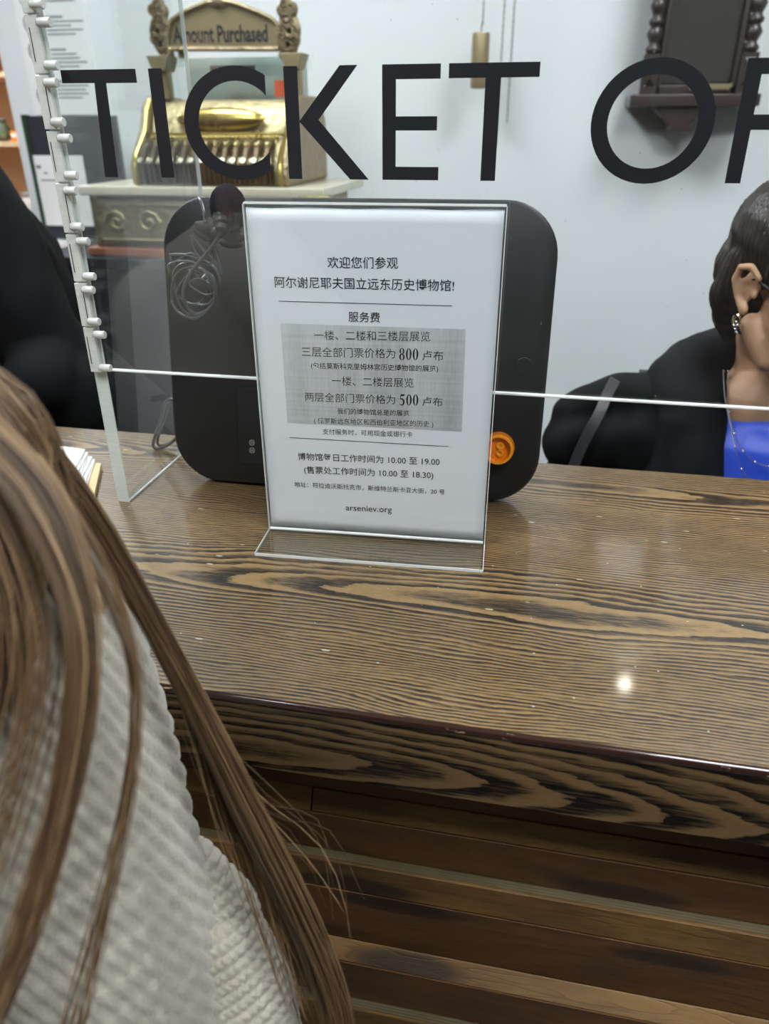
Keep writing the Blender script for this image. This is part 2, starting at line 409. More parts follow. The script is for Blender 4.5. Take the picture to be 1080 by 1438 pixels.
g = G('dark_hair'); p = g.obj(); st = g.noise(g.scale(p, (220, 220, 14)), 1, 3); g.principled(Base_Color=g.mix(st, s2l((20, 16, 15)), s2l((52, 42, 36))), Roughness=.38, Normal=g.bump(st, .5, .0015)); M['hair_dark'] = g.m
def hairmat(name, a, b):
    g = G(name); p = g.pos(); st = g.noise(p, 60, 3); g.principled(Base_Color=g.mix(st, s2l(a), s2l(b)), Roughness=.42, Specular_IOR_Level=.5); return g.m
g = G('brown_hair'); at_ = g.n('ShaderNodeAttribute', attribute_name='tone').outputs['Fac']
g.principled(Base_Color=g.ramp(at_, [(0, s2l((62, 46, 32))), (.5, s2l((108, 84, 58))), (1, s2l((160, 132, 96)))]), Roughness=.5, Specular_IOR_Level=.35); M['hair_brown'] = g.m
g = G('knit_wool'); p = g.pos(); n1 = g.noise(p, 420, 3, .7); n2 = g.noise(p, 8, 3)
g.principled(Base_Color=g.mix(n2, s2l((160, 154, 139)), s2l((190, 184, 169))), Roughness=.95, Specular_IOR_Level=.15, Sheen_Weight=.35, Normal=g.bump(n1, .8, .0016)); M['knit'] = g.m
M['gold'] = simple('earring_metal', (214, 204, 170), .15, metal=1., var=.1)
M['pearl'] = simple('silver_bead', (210, 210, 214), .2, metal=.8)

# ------------------------------------------------------------------ room
def slab(name, a, b, mat):
    return structure(MB().box(a, b).build(name, mat))
WY = 2.70
slab('floor', (-4.2, -2.6, -.05), (3.2, 5.0, 0), M['floor'])
slab('ceiling', (-4.2, -2.6, 2.80), (3.2, 5.0, 2.85), M['ceiling'])
slab('wall_back', (-1.897, WY, 0), (3.2, WY+.12, 2.80), M['wall'])
slab('wall_far', (-4.2, 4.9, 0), (3.2, 5.0, 2.80), M['wall'])
slab('wall_left', (-4.2, -2.5, 0), (-4.1, 4.9, 2.80), M['wall'])
slab('wall_right', (3.1, -2.5, 0), (3.2, 4.9, 2.80), M['wall'])
slab('wall_front', (-4.2, -2.6, 0), (3.2, -2.5, 2.80), M['far'])

def emit(name, col, st):
    g = G(name); e = g.n('ShaderNodeEmission', {'Color': col, 'Strength': st}); g.t.links.new(e.outputs[0], g.out.inputs[0]); return g.m
for i, (x, y, hx, hy, st) in enumerate(PANELS):
    t = thing('ceiling_light', ['square ceiling light panel behind the counter, nearer the brass register', 'square ceiling light panel behind the counter, over the seated cashier',
              'square ceiling light panel on the visitors side, above the knitted sweater', 'square ceiling light panel on the visitors side, away from the sweater', 'square ceiling light panel before the beech shelves'][i], 'lamp', (x, y, 2.80))
    MB().box((x-hx-.02, y-hy-.02, 2.775), (x+hx+.02, y+hy+.02, 2.7999)).build('housing', M['ceiling'], t)
    MB().box((x-hx, y-hy, 2.771), (x+hx, y+hy, 2.7749)).build('diffuser', emit('panel_light', (.93, .97, 1, 1), st), t)
# a small downlight near the back wall: it gives the glint on the varnish
t = thing('spotlight', 'small round ceiling downlight close to the white back wall', 'lamp', (.504, 2.62, 2.80))
MB().lathe([(.045, 0), (.045, -.03), (.036, -.03), (.034, -.012)], (.504, 2.62, 2.7999)).build('housing', M['ceiling'], t, smooth=True)
MB().lathe([(.020, 0), (.020, -.004)], (.504, 2.62, 2.785)).build('bulb', emit('spot_bulb', (1, .93, .80, 1), 190), t)

# ------------------------------------------------------------------ counter
XL, XR = -2.4, 2.2
ct = thing('reception_counter', 'dark stained ash ticket counter with glossy top and burnt pine front boards', 'counter', (0, .6, 0))
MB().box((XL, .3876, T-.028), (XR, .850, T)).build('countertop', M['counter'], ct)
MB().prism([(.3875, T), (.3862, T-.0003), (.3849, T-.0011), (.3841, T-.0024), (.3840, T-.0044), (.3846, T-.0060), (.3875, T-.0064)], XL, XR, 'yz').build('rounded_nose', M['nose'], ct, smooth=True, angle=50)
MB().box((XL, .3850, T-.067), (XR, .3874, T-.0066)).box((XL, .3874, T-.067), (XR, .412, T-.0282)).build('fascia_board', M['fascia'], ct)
MB().box((XL, .50, 0), (XR, .52, T-.0282)).build('back_board', M['black_dark'], ct)
# burnt pine boards: profile rows from under the fascia down (y, z below top), alternating sloped ledges and faces
rows = []
def zrow(px, y): return PY(740, px, y).z
prof = [(1130, .436), (1153, .432), (1190, .424), (1242, .430), (1257, .421), (1297, .422), (1367, .437), (1402, .423), (1452, .432), (1468, .423), (1520, .424), (1590, .437), (1640, .424), (1700, .430), (1716, .42), (1850, .43)]
pts = [(y, zrow(px, y)) for px, y in prof]
kinds = ['pine', 'pine_lit', 'pine', 'band', 'pine_lit', 'pine', 'pine_lit', 'pine', 'band', 'pine_lit', 'pine', 'pine_lit', 'pine', 'band', 'pine']
for i in range(len(pts)-1):
    (y0, z0), (y1, z1) = pts[i], pts[i+1]; k = kinds[i]
    if k == 'band':
        n = 4; h = (z0-z1)/n; d = MB()
        for j in range(n):
            yy = y0 + (y1-y0)*j/n
            d.box((XL, yy, z0-h*(j+.78)), (XR, .499, z0-h*j))
        d.build('ribbed_strip', M['band'], ct)
        continue
    gap = .0007
    poly = [(y0, z0-gap), (y1, z1+gap), (.499, z1+gap), (.499, z0-gap)]
    # split each board into lengths so joints fall at different places
    cuts = [XL, -1.1 + .37*math.sin(i*2.1), .35 + .5*math.sin(i*3.7+1), XR] if i % 3 else [XL, -.9+.1*i, XR]
    for a_, b_ in zip(cuts[:-1], cuts[1:]):
        MB().prism(poly, a_+.0006, b_-.0006, 'yz').build('plank', M[k], ct, bevel=.0008, seg=1)
zlow = pts[-1][1]
MB().box((XL, .432, .0), (XR, .499, zlow-.001)).build('plinth_board', M['pine'], ct)

# ------------------------------------------------------------------ acrylic screen with black letters
scr = thing('ticket_screen', 'clear acrylic counter screen lettered TICKET OFFICE in black', 'screen', (-.422, .66, T))
SX0, SX1, SY, ZB, ZT = -.4155, 1.16, .657, .1478, .74
MB().box((-.4155, SY, T+ZB), (SX1, SY+.005, T+ZT)).build('front_pane', M['acrylic'], scr)
MB().box((-.4155, SY-.0002, T+ZB-.0019), (SX1, SY+.0052, T+ZB+.0002)).build('bottom_edge', M['edge2'], scr, bevel=.0008, seg=2)
MB().box((-.4286, SY+.001, T+.0005), (-.4155, .931, T+ZT)).build('side_pane', M['acrylic2'], scr)
MB().box((-.4287, SY-.0004, T+.0003), (-.4153, SY+.0009, T+ZT)).build('front_edge', M['edge'], scr)
MB().box((-.4200, .9311, T+.0005), (-.4154, .9323, T+ZT)).build('rear_edge', M['edge3'], scr)
MB().box((-.4165, SY+.001, T+.0002), (-.4152, .85, T+.0022)).build('foot_edge', M['edge2'], scr)
MB().box((SX1, SY, T+.0005), (SX1+.0131, .85, T+ZT)).build('side_pane', M['acrylic2'], scr)
# letters (x, z above the counter)
LY0, LY1 = SY-.0004, SY-.00005
def letter(poly_list, rings=()):
    m = MB()
    for p_ in poly_list: m.prism(p_, LY0, LY1)
    for o_, i_, cl in rings: m.ring(o_, i_, LY0, LY1, closed=cl)
    for v in m.v: v.z += T
    return m.build('letter', M['vinyl'], scr)
def rect(x0, z0, x1, z1): return [(x0, z0), (x1, z0), (x1, z1), (x0, z1)]
zt, zb = .4047, .3232
letter([[(-.4083, zt), (-.4083, .3951), (-.3788, .3949), (-.3826, zb), (-.3702, zb), (-.3682, .3947), (-.3403, .3947), (-.3403, zt)]])
letter([rect(-.3290, zb, -.3172, zt)])
def ell(cx, cz, rx, rz, a0, a1, n=48): return [(cx+rx*math.cos(a0+(a1-a0)*i/n), cz+rz*math.sin(a0+(a1-a0)*i/n)) for i in range(n+1)]
a_o = math.acos(.0260/.0472); a_i = math.acos(.0260/.0343)
letter([], [(ell(-.2552, .364, .0472, .0418, a_o, 2*PI-a_o), ell(-.2552, .364, .0343, .0312, a_i, 2*PI-a_i), False)])
letter([rect(-.2135, zb, -.2020, zt), [(-.2019, .3664), (-.1674, zt), (-.1531, zt), (-.1860, .3670), (-.1451, zb), (-.1608, zb), (-.2019, .3655)]])
letter([[(-.1335, zb), (-.0875, zb), (-.0875, .3330), (-.1226, .3330), (-.1226, .3592), (-.0896, .3592), (-.0896, .3692), (-.1226, .3692), (-.1226, .3946), (-.0878, .3946), (-.0878, zt), (-.1335, zt)]])
letter([[(-.0815, zt), (-.0815, .3948), (-.0534, .3948), (-.0534, zb), (-.0418, zb), (-.0418, .3948), (-.0132, .3948), (-.0132, zt)]])
letter([], [(ell(.0723, .3642, .0443, .0420, 0, 2*PI)[:-1], ell(.0723, .3642, .0323, .0313, 0, 2*PI)[:-1], True)])
def FF(x): letter([[(x, zb), (x+.0110, zb), (x+.0110, .3592), (x+.0420, .3592), (x+.0420, .3692), (x+.0110, .3692), (x+.0110, .3946), (x+.0440, .3946), (x+.0440, zt), (x, zt)]])
FF(.1316); FF(.1920)
letter([rect(.2500, zb, .2615, zt)])
letter([], [(ell(.3230, .364, .0472, .0418, a_o, 2*PI-a_o), ell(.3230, .364, .0343, .0312, a_i, 2*PI-a_i), False)])
letter([[(x_+.4980, z_) for x_, z_ in [(-.1335, zb), (-.0875, zb), (-.0875, .3330), (-.1226, .3330), (-.1226, .3592), (-.0896, .3592), (-.0896, .3692), (-.1226, .3692), (-.1226, .3946), (-.0878, .3946), (-.0878, zt), (-.1335, zt)]]])
# milky plastic hinge along the front edge: leaves in turn left and right, a rolled knuckle at both ends of each
hz = [PY(95, yy, .652).z for yy in (-150, -66, 18, 104, 183, 257, 328, 396, 458, 521)]
for i in range(len(hz)-1):
    z1, z0 = hz[i], hz[i+1]; odd = i % 2
    xa = -.4296 if odd else -.4290; xb = -.4172 if odd else -.4180
    lf = MB().box((xa, .6515, z0+.0006), (xb, .6562, z1-.0006)).build('hinge_leaf', M['hinge'], scr, bevel=.0008, seg=2)
    for zc in (z1-.0062, z0+.0062):
        kx = -.4200 if odd else -.4165
        MB().lathe([(.0001, 0), (.0032, 0.0001), (.0037, .0010), (.0037, .0104), (.0032, .0112), (.0001, .0113)], (kx, .6500, zc), (1, 0, 0), 16).build('knuckle', M['hinge'], lf, smooth=True)
        MB().lathe([(.0030, 0), (.0030, .0006)], (kx-.0005, .6500, zc), (1, 0, 0), 12).build('knuckle_bore', M['greyink'], lf)
    MB().box((-.4215 if odd else -.4262, .6508, z0+.009), (-.4211 if odd else -.4259, .6514, z1-.009)).build('hinge_gap', M['ink'], lf)

# ------------------------------------------------------------------ sign holder with the notice sheet
SO = Vector((-.2428, .6255, T)); SPSI = .0513; SW, SH = .212, .302
hold = thing('sign_holder', 'clear acrylic table sign holder standing on the counter before the screen', 'sign holder', SO, (0, 0, SPSI))
def L(u, d, v): return (u, d, v)          # local: along width, depth (+ away from camera), up
def lb(m, a, b): return m.box(a, b)
MB().box((-.001, -.0016, .003), (SW+.001, -.0001, SH+.004)).build('front_plate', M['acrylic2'], hold, local=True)
MB().box((-.001, .0016, .003), (SW+.001, .0031, SH+.004)).build('back_plate', M['acrylic2'], hold, local=True)
MB().box((-.001, -.0016, SH+.004), (SW+.001, -.0001, SH+.0052)).box((-.001, .0016, SH+.004), (SW+.001, .0031, SH+.0056)).build('top_edge', M['edge2'], hold, local=True)
MB().box((-.0018, -.0016, .003), (-.0011, .0031, SH+.004)).build('side_edge', M['edge2'], hold, local=True)
MB().box((SW+.0011, -.0016, .003), (SW+.0018, .0031, SH+.004)).build('side_edge', M['edge2'], hold, local=True)
MB().box((-.0012, -.0505, .0006), (SW+.0012, .048, .0029)).build('base_plate', M['acrylic2'], hold, local=True)
MB().box((-.0012, -.0512, .0003), (SW+.0012, -.0504, .0031)).box((-.0019, -.0505, .0004), (-.0013, .048, .003)).box((SW+.0013, -.0505, .0004), (SW+.0019, .048, .003)).build('base_edge', M['edge2'], hold, local=True)
MB().tube([(0, -.0022, .0042), (SW*.5, -.0024, .0046), (SW, -.0022, .0042)], .0016, 8).build('glue_bead', M['edge2'], hold, local=True, smooth=True)

sheet = thing('notice_sheet', 'white printed sheet of museum prices in Chinese inside the sign holder', 'notice', SO, (0, 0, SPSI))
m = MB(); nu, nv = 20, 26
for j in range(nv+1):
    for i in range(nu+1):
        u = .0003+(SW-.0006)*i/nu; v = .0040+(SH-.0020)*j/nv
        if j == nv: v -= .0006+.0006*math.sin(i*.9)
        m.v.append(Vector((u, .0008, v)))
for j in range(nv):
    for i in range(nu):
        a = j*(nu+1)+i; m.f.append((a, a+1, a+nu+2, a+nu+1))
sp = m.build('paper', M['paper'], sheet, local=True, smooth=True)
sol = sp.modifiers.new('thick', 'SOLIDIFY'); sol.thickness = .0004; sol.offset = 1 if False else -1
_ux = Vector((math.cos(SPSI), math.sin(SPSI), 0)); _un = Vector((-math.sin(SPSI), math.cos(SPSI), 0))
def suv(px, py):              # photo pixel to sheet coordinates
    v = ray(px, py); o_ = SO; p_ = CAM + v*((o_-CAM).dot(_un)/v.dot(_un)); d = p_-o_
    return (d.dot(_ux), d.z)
IY = .00015
at = lambda u, v: (u, IY, v)
za = lambda X, Y: suv(330+X/2.7, 280+Y/2.7); zc_ = lambda X, Y: suv(330+X/2.7, 540+Y/2.7)
blk = [za(172, 470), za(875, 493), zc_(860, 179), zc_(199, 146)]
gb = MB().add([(u, .00028, v) for u, v in blk], [(0, 1, 2, 3)]).build('grey_block', M['tone'], sheet, local=True)
def line(s, a, b, off=0.0, name='text_line', mat='ink', ys=1.0):
    m = MB(); text_on(m, s, a, b, at, off, ys); return m.build(name, M[mat], sheet, local=True, recalc=False)
line('欢迎您们参观', za(350, 239), za(618, 241), .004)
line('阿尔谢尼耶夫国立远东历史博物馆!', za(150, 313), za(831, 327), .004)
def rule(a, b, h=.0005):
    a = Vector(a); b = Vector(b); MB().add([(a.x, IY, a.y), (b.x, IY, b.y), (b.x, IY, b.y+h), (a.x, IY, a.y+h)], [(0, 1, 2, 3)]).build('ruled_line', M['ink'], sheet, local=True)
rule(za(165, 387), za(823, 405))
line('服务费', za(430, 445), za(550, 448), .004)
line('一楼、二楼和三楼层展览', za(300, 515), za(740, 520), -.002)
line('三层全部门票价格为', za(253, 577), za(607, 585), -.002); line('卢布', za(710, 592), za(790, 594), -.002)
line('(包括莫斯科克里姆林宫历史博物馆的展览)', za(288, 632), za(770, 644), .004)
line('一楼、二楼层展览', za(367, 688), za(677, 696), -.002)
line('两层全部门票价格为', zc_(265, 46), zc_(607, 58), -.002); line('卢布', zc_(710, 64), zc_(787, 67), -.002)
line('我们的博物馆总是的展览', zc_(388, 101), zc_(660, 110), .004)
line('( 俄罗斯远东地区和西伯利亚地区的历史 )', zc_(300, 138), zc_(752, 152), .004)
line('支付服务时，可用现金或银行卡', zc_(332, 178), zc_(672, 190), -.002)
rule(zc_(207, 202), zc_(808, 236))
line('博物馆每日工作时间为 10.00 至 19.00', zc_(238, 272), zc_(776, 293), .003)
line('(售票处工作时间为 10.00 至 18.30)', zc_(262, 325), zc_(752, 346), .003)
line('地址：符拉迪沃斯托克市，斯维特兰斯卡亚大街，20 号', zc_(225, 378), zc_(795, 408), .0)
line('arseniev.org', zc_(420, 471), zc_(595, 479), .004)
# bold serif figures
def digit(m, ch, u0, vb, wd, ht, tilt):
    def A(pts): return [at(u0+x*wd, vb+y*ht+(u0+x*wd)*0+tilt*x*wd) for x, y in pts]
    def el(cx, cy, rx, ry, n=28): return [(cx+rx*math.cos(2*PI*i/n), cy+ry*math.sin(2*PI*i/n)) for i in range(n)]
    def rg(o_, i_):
        n = len(o_); m.add(A(o_)+A(i_), [(i, (i+1) % n, n+(i+1) % n, n+i) for i in range(n)])
    if ch == '0': rg(el(.5, .5, .44, .5), el(.5, .5, .17, .455))
    elif ch == '8': rg(el(.5, .26, .44, .27), el(.51, .25, .18, .21)); rg(el(.5, .745, .39, .26), el(.49, .75, .17, .21))
    elif ch == '5':
        m.add(A([(.22, 1), (.86, 1), (.80, .84), (.24, .84)]), [(0, 1, 2, 3)]); m.add(A([(.22, 1), (.28, .84), (.19, .56), (.10, .56)]), [(0, 1, 2, 3)])
        n = 22; o_ = []; i_ = []
        for i in range(n+1):
            q = math.radians(118-258*i/n); o_.append((.40+.46*math.cos(q), .31+.33*math.sin(q))); i_.append((.34+.26*math.cos(q), .30+.24*math.sin(q)))
        m.add(A(o_)+A(i_), [(i, i+1, n+1+i+1, n+1+i) for i in range(n)])
for s_, a, b in (('800', za(620, 608), za(697, 609)), ('500', zc_(622, 78), zc_(697, 80))):
    wtot = b[0]-a[0]; wd = wtot/3; m = MB(); tl = (b[1]-a[1])/wtot
    for i, ch in enumerate(s_): digit(m, ch, a[0]+i*wd+wd*.03, a[1]+tl*i*wd-.0002, wd*.94, .0104, tl)
    m.build('bold_price', M['ink'], sheet, local=True, recalc=False)

# ------------------------------------------------------------------ black monitor behind the screen
MT, MYAW = math.radians(10), math.radians(1.5)
MO = Vector((-.186, .7215, T))
mon = thing('monitor', 'black rounded flat monitor seen from behind, leaning back on the counter', 'monitor', MO, (-MT, 0, MYAW))
mW, mH, mR = .203, .3045, .052
def rrect(hx, z0, z1, r, n=10, sq=1.0):
    out = []
    for cx, cz, a0 in ((hx-r, z0+r, -PI/2), (hx-r, z1-r, 0), (-hx+r, z1-r, PI/2), (-hx+r, z0+r, PI)):
        for i in range(n+1):
            q = a0+PI/2*i/n; out.append((cx+r*math.cos(q), cz+r*math.sin(q)))
    return out
mz0 = .004
def loft_plate(levels, name, mat, parent):
    m = MB(); n = len(levels[0][1])
    for y, poly in levels: m.v += [Vector((u, y, v)) for u, v in poly]
    for j in range(len(levels)-1):
        for i in range(n): k = (i+1) % n; m.f.append((j*n+i, j*n+k, (j+1)*n+k, (j+1)*n+i))
    m.f.append(tuple(range(n))); m.f.append(tuple(range((len(levels)-1)*n, len(levels)*n)))
    return m.build(name, mat, parent, local=True, smooth=True, angle=50)
lv = []
for y, ins in ((0, .004), (.001, .0015), (.003, 0), (.018, 0), (.022, .004), (.0225, .006)):
    lv.append((y, rrect(mW-ins, mz0+ins, mH-ins, mR-ins)))
shell = loft_plate(lv, 'back_shell', M['black'], mon)
loft_plate([(.0226, rrect(mW-.010, mz0+.010, mH-.010, mR-.010)), (.0245, rrect(mW-.012, mz0+.012, mH-.012, mR-.012))], 'display_glass', M['black_dark'], mon)
# recessed access cover at the lower left
cx0, cx1, cz0, cz1 = -.128, -.02, .026, .114
MB().ring(rrect((cx1-cx0)/2, cz0, cz1, .007), rrect((cx1-cx0)/2-.0012, cz0+.0012, cz1-.0012, .006), -.0003, .001).build('cover_groove', M['black_dark'], mon, local=True).location.x = (cx0+cx1)/2
cvr = loft_plate([(-.0006, rrect((cx1-cx0)/2-.0022, cz0+.0022, cz1-.0022, .005)), (.001, rrect((cx1-cx0)/2-.0016, cz0+.0016, cz1-.0016, .0055))], 'access_cover', M['black'], mon); cvr.location.x = (cx0+cx1)/2
for zc in (.0515, .0428):
    m = MB(); m.ring(rrect(.0030, zc-.0032, zc+.0032, .0024, 5), rrect(.0018, zc-.0022, zc+.0022, .0014, 5), -.0010, -.0005); m.box((-.001, -.0010, zc-.0009), (.001, -.0005, zc+.0009))
    m.build('port_symbol', M['grey_print'], mon, local=True).location.x = -.1105
_MM = Matrix.LocRotScale(mon.location, mon.rotation_euler, mon.scale); _MI = _MM.inverted()
def ML(px, py):               # photo pixel to the monitor's own flat back
    a = _MI @ CAM; v = _MI.to_3x3() @ ray(px, py); t = -a.y/v.y; return a+v*t
_b = ML(736, 514); _k = ML(700, 628)
# round power button and orange knob
MB().lathe([(.0088, 0), (.0088, -.0006), (.0080, -.0009), (.0078, -.0004), (.0001, -.0004)], (_b.x, .0005, _b.z), (0, 1, 0), 28).build('power_button', M['black'], mon, local=True, smooth=True)
MB().lathe([(.0010, 0), (.0010, -.0004)], (_b.x+.004, .0002, _k.z-.022), (0, 1, 0), 12).build('pin_hole', M['black_dark'], mon, local=True)
kc = (_k.x, 0, _k.z)
kb = MB().lathe([(.0165, .0), (.0170, -.002), (.0158, -.0125), (.0150, -.0132), (.0128, -.0132), (.0120, -.0085), (.0001, -.0085)], kc, (0, 1, 0), 36).build('orange_knob', M['orange2'], mon, local=True, smooth=True, angle=35)
m = MB(); m.ring([(kc[0]+.0152*math.cos(q*PI/18), kc[2]+.0152*math.sin(q*PI/18)) for q in range(36)], [(kc[0]+.0128*math.cos(q*PI/18), kc[2]+.0128*math.sin(q*PI/18)) for q in range(36)], -.0138, -.0130)
m.build('knob_rim', M['orange'], kb, local=True)
m = MB()
for z_, r_ in ((.0035, .0040), (-.0042, .0036)): m.lathe([(r_, -.0084), (r_, -.0102), (r_*.55, -.0102), (r_*.5, -.0086)], (kc[0]+.002, 0, kc[2]+z_), (0, 1, 0), 16)
m.build('knob_detail', M['orange'], kb, local=True, smooth=True)
# foot behind
st = MB().prism([(.0245, .17), (.05, .17), (.13, .028), (.10, .022), (.0245, .12)], -.05, .05, 'yz').build('rear_stand', M['black'], mon, local=True)

def spline(pts, n=10):
    pts = [Vector(p) for p in pts]; out = []
    P = [pts[0]*2-pts[1]] + pts + [pts[-1]*2-pts[-2]]
    for i in range(1, len(P)-2):
        for k in range(n):
            t = k/n; a, b, c, d = P[i-1], P[i], P[i+1], P[i+2]
            out.append(.5*((2*b)+(-a+c)*t+(2*a-5*b+4*c-d)*t*t+(-a+3*b-3*c+d)*t**3))
    out.append(pts[-1]); return out
# power lead looping out behind the monitor on the left
pw = [PY(262, 566, .80), PY(236, 562, .80), PY(226, 590, .80), PY(216, 618, .80), PY(217, 630, .80), PY(226, 634, .80), PY(240, 622, .80), PY(256, 606, .80)]
pw = [Vector((q.x, .80, max(q.z, T+.003))) for q in pw]
cb = MB().tube(spline(pw), .0021, 8).tube(spline([q+Vector((.003, .006, .002)) for q in pw]), .0018, 8).build('power_cable', M['cable'], mon, smooth=True)

# ------------------------------------------------------------------ lapel microphone with a tangled lead, clipped on the monitor's top
mc = PY(320, 289, .700)
mic = thing('microphone', 'small black foam-tipped clip microphone with coiled lead hanging on the monitor', 'microphone', (mc.x, mc.y, mc.z-.03))
def foam_disp(co): return np.array([mnoise.noise(Vector(c_)*500)*.0006 for c_ in co])
fm = union('foam_windscreen', [(mc, (.0170, .0165, .0190), None), (mc+Vector((.0, 0, -.007)), (.0165, .0165, .0165), None)], M['foam'], mic, .0011, 3, foam_disp)
ct_ = PY(314, 302, .694)
ax = Vector((.08, -.62, -.78)).normalized()
MB().lathe([(.0070, -.004), (.0094, 0), (.0098, .004), (.0094, .0052), (.0098, .0064), (.0093, .0078), (.0092, .010), (.0070, .012), (.0064, .016), (.0045, .018)], ct_, ax, 24).build('microphone_collar', M['black'], mic, smooth=True, angle=30)
D0 = .690
lead = spline([ct_+ax*.016, PY(311, 322, .682), PY(306, 334, .684), PY(295, 350, D0), PY(281, 366, D0), PY(272, 377, D0), PY(262, 394, D0), PY(257, 412, D0), PY(262, 430, D0), PY(272, 443, .693)], 10)
MB().tube(lead, .00165, 8).build('lead', M['cable'], mic, smooth=True)
def ringpts(cx, cy, rx, ry, rot, a0, a1, d, n=14, wob=0.):
    out = []
    for i in range(n+1):
        q = math.radians(a0+(a1-a0)*i/n); x = rx*math.cos(q); y = ry*math.sin(q); c_, s_ = math.cos(math.radians(rot)), math.sin(math.radians(rot))
        out.append(PY(cx+x*c_-y*s_+wob*math.sin(i*1.7), cy+x*s_+y*c_, d+.004*math.sin(q*1.5)))
    return out
for a in ((271, 411, 31, 36, 0, -200, 160, .695), (276, 412, 26, 31, 20, -60, 250, .699), (268, 398, 24, 30, -25, 10, 330, .702), (284, 396, 22, 15, 40, -100, 200, .698), (262, 381, 26, 14, 12, 150, 380, .692), (278, 416, 20, 24, 0, -150, 170, .704), (272, 404, 33, 22, 25, -120, 60, .697)):
    MB().tube(spline(ringpts(*a, wob=1.2), 5), .0013, 7).build('lead', M['cable'], mic, smooth=True)
for pts_ in ([(238, 356), (243, 372), (250, 366), (268, 356), (282, 364), (304, 380), (310, 400)], [(268, 331), (272, 350), (290, 372), (300, 362), (292, 338)], [(270, 330), (286, 352), (303, 370), (309, 392)], [(300, 338), (306, 362), (311, 385)], [(240, 357), (262, 358), (290, 368), (303, 378)]):
    MB().tube(spline([PY(a, b, .694) for a, b in pts_], 6), .0013, 7).build('lead', M['cable'], mic, smooth=True)
MB().tube(spline([PY(279, 278, .712), PY(283, 285, .706), PY(286, 298, .700), PY(288, 311, .696)]), .0015, 8).build('lead', M['cable'], mic, smooth=True)
# clip jaws
for cxy, sx_, rt, nm in (((288, 322), (.0115, .0035, .0060), 25, 'clip_jaw'), ((286, 330), (.0105, .003, .0045), 28, 'clip_jaw'), ((329, 333), (.0115, .0035, .0060), -8, 'clip_jaw'), ((324, 342), (.0120, .003, .0045), 5, 'clip_jaw'), ((306, 327), (.0100, .0040, .0050), 0, 'clip_spring')):
    m = MB(); m.ball(PY(*cxy, .697), sx_, 16, 10, M=Matrix.Rotation(math.radians(rt), 3, 'Y')); m.build(nm, M['black'], mic, smooth=True)

# ------------------------------------------------------------------ paper stack on the counter, left
pn = thing('note_block', 'stack of white paper slips on a tan board lying behind the long hair', 'paper', PD(110, 665, 1.0))
def ZP(px, py, z):
    v = ray(px, py); return CAM + v*((z-CAM.z)/v.z)
b0 = [ZP(143, 657, T), ZP(134, 700, T), ZP(20, 730, T), ZP(60, 650, T)]
pn.location = (b0[0]+b0[2])/2
def quad_slab(c, z0, z1): return MB().add([(p_.x, p_.y, z0) for p_ in c]+[(p_.x, p_.y, z1) for p_ in c], [(0, 1, 2, 3), (7, 6, 5, 4), (0, 1, 5, 4), (1, 2, 6, 5), (2, 3, 7, 6), (3, 0, 4, 7)])
quad_slab(b0, T+.0005, T+.006).build('board', M['card'], pn)
cen = sum(b0, Vector())/4
for i in range(9):
    k = .95-.01*i; rot = Matrix.Rotation(math.radians(random.uniform(-6, 6)), 3, 'Z')
    c = [cen + rot @ ((q-cen)*k) + Vector((-.010-.001*i, .006, 0)) for q in b0]
    quad_slab(c, T+.0062+.002*i, T+.0078+.002*i).build('paper_slip', M['white_paper'], pn)

# ------------------------------------------------------------------ antique cash register on its table
RY = 2.0
def RX(px, y=RY): return PY(px, 265, y).x
def RZ(py, px=300, y=RY): return PY(px, py, y).z
rz_slab = RZ(276); rz_top = RZ(262); rz_draw = RZ(350); rz_base = RZ(363)
tb = thing('display_table', 'table covered in dark navy cloth under the antique cash register', 'table', (-.85, 2.2, 0))
MB().box((-1.42, RY-.04, rz_base-.03), (-.36, WY-.03, rz_base-.001)).build('tabletop', M['navy'], tb, bevel=.006)
MB().box((-1.41, RY-.03, .0), (-.37, WY-.04, rz_base-.031)).build('cloth_skirt', M['navy'], tb)
reg = thing('cash_register', 'antique ornate brass cash register with an arched top sign', 'cash register', (-.86, 2.2, rz_base))
x0, x1 = RX(118), RX(425)+.03
MB().box((x0-.01, RY-.02, rz_base), (x1+.01, RY+.42, rz_draw-.001)).build('wooden_base', M['redwood'], reg, bevel=.004)
MB().box((x0+.01, RY, rz_draw), (x1-.01, RY+.40, rz_slab-.001)).build('drawer_case', M['bronze'], reg, bevel=.004)
dr = MB().box((x0+.03, RY-.012, rz_draw+.012), (x1-.03, RY-.001, rz_slab-.012)).build('drawer', M['bronze'], reg, bevel=.004)
m = MB(); zm = (rz_draw+rz_slab)/2
for k in range(6):
    cx = x0+.09+k*(x1-x0-.18)/5; sg = 1 if k % 2 else -1
    sp_ = [(cx+sg*.035*(1-t/14)*math.cos(t*.75), RY-.014, zm+.032*(1-t/14)*math.sin(t*.75)) for t in range(13)]
    m.tube(sp_, .0045, 6)
m.tube([(x0+.04, RY-.014, zm-.045), (x1-.04, RY-.014, zm-.045)], .003, 6).tube([(x0+.04, RY-.014, zm+.045), (x1-.04, RY-.014, zm+.045)], .003, 6)
m.build('drawer_scrollwork', M['brass'], dr, smooth=True)
MB().box((x0-.005, RY-.025, rz_slab), (x1+.035, RY+.42, rz_top)).build('marble_shelf', M['marble'], reg, bevel=.005)
MB().box((x1-.035, RY-.03, rz_slab-.012), (x1+.045, RY+.0, rz_slab+.006)).build('shelf_corner', M['brass_hi'], reg, bevel=.003)
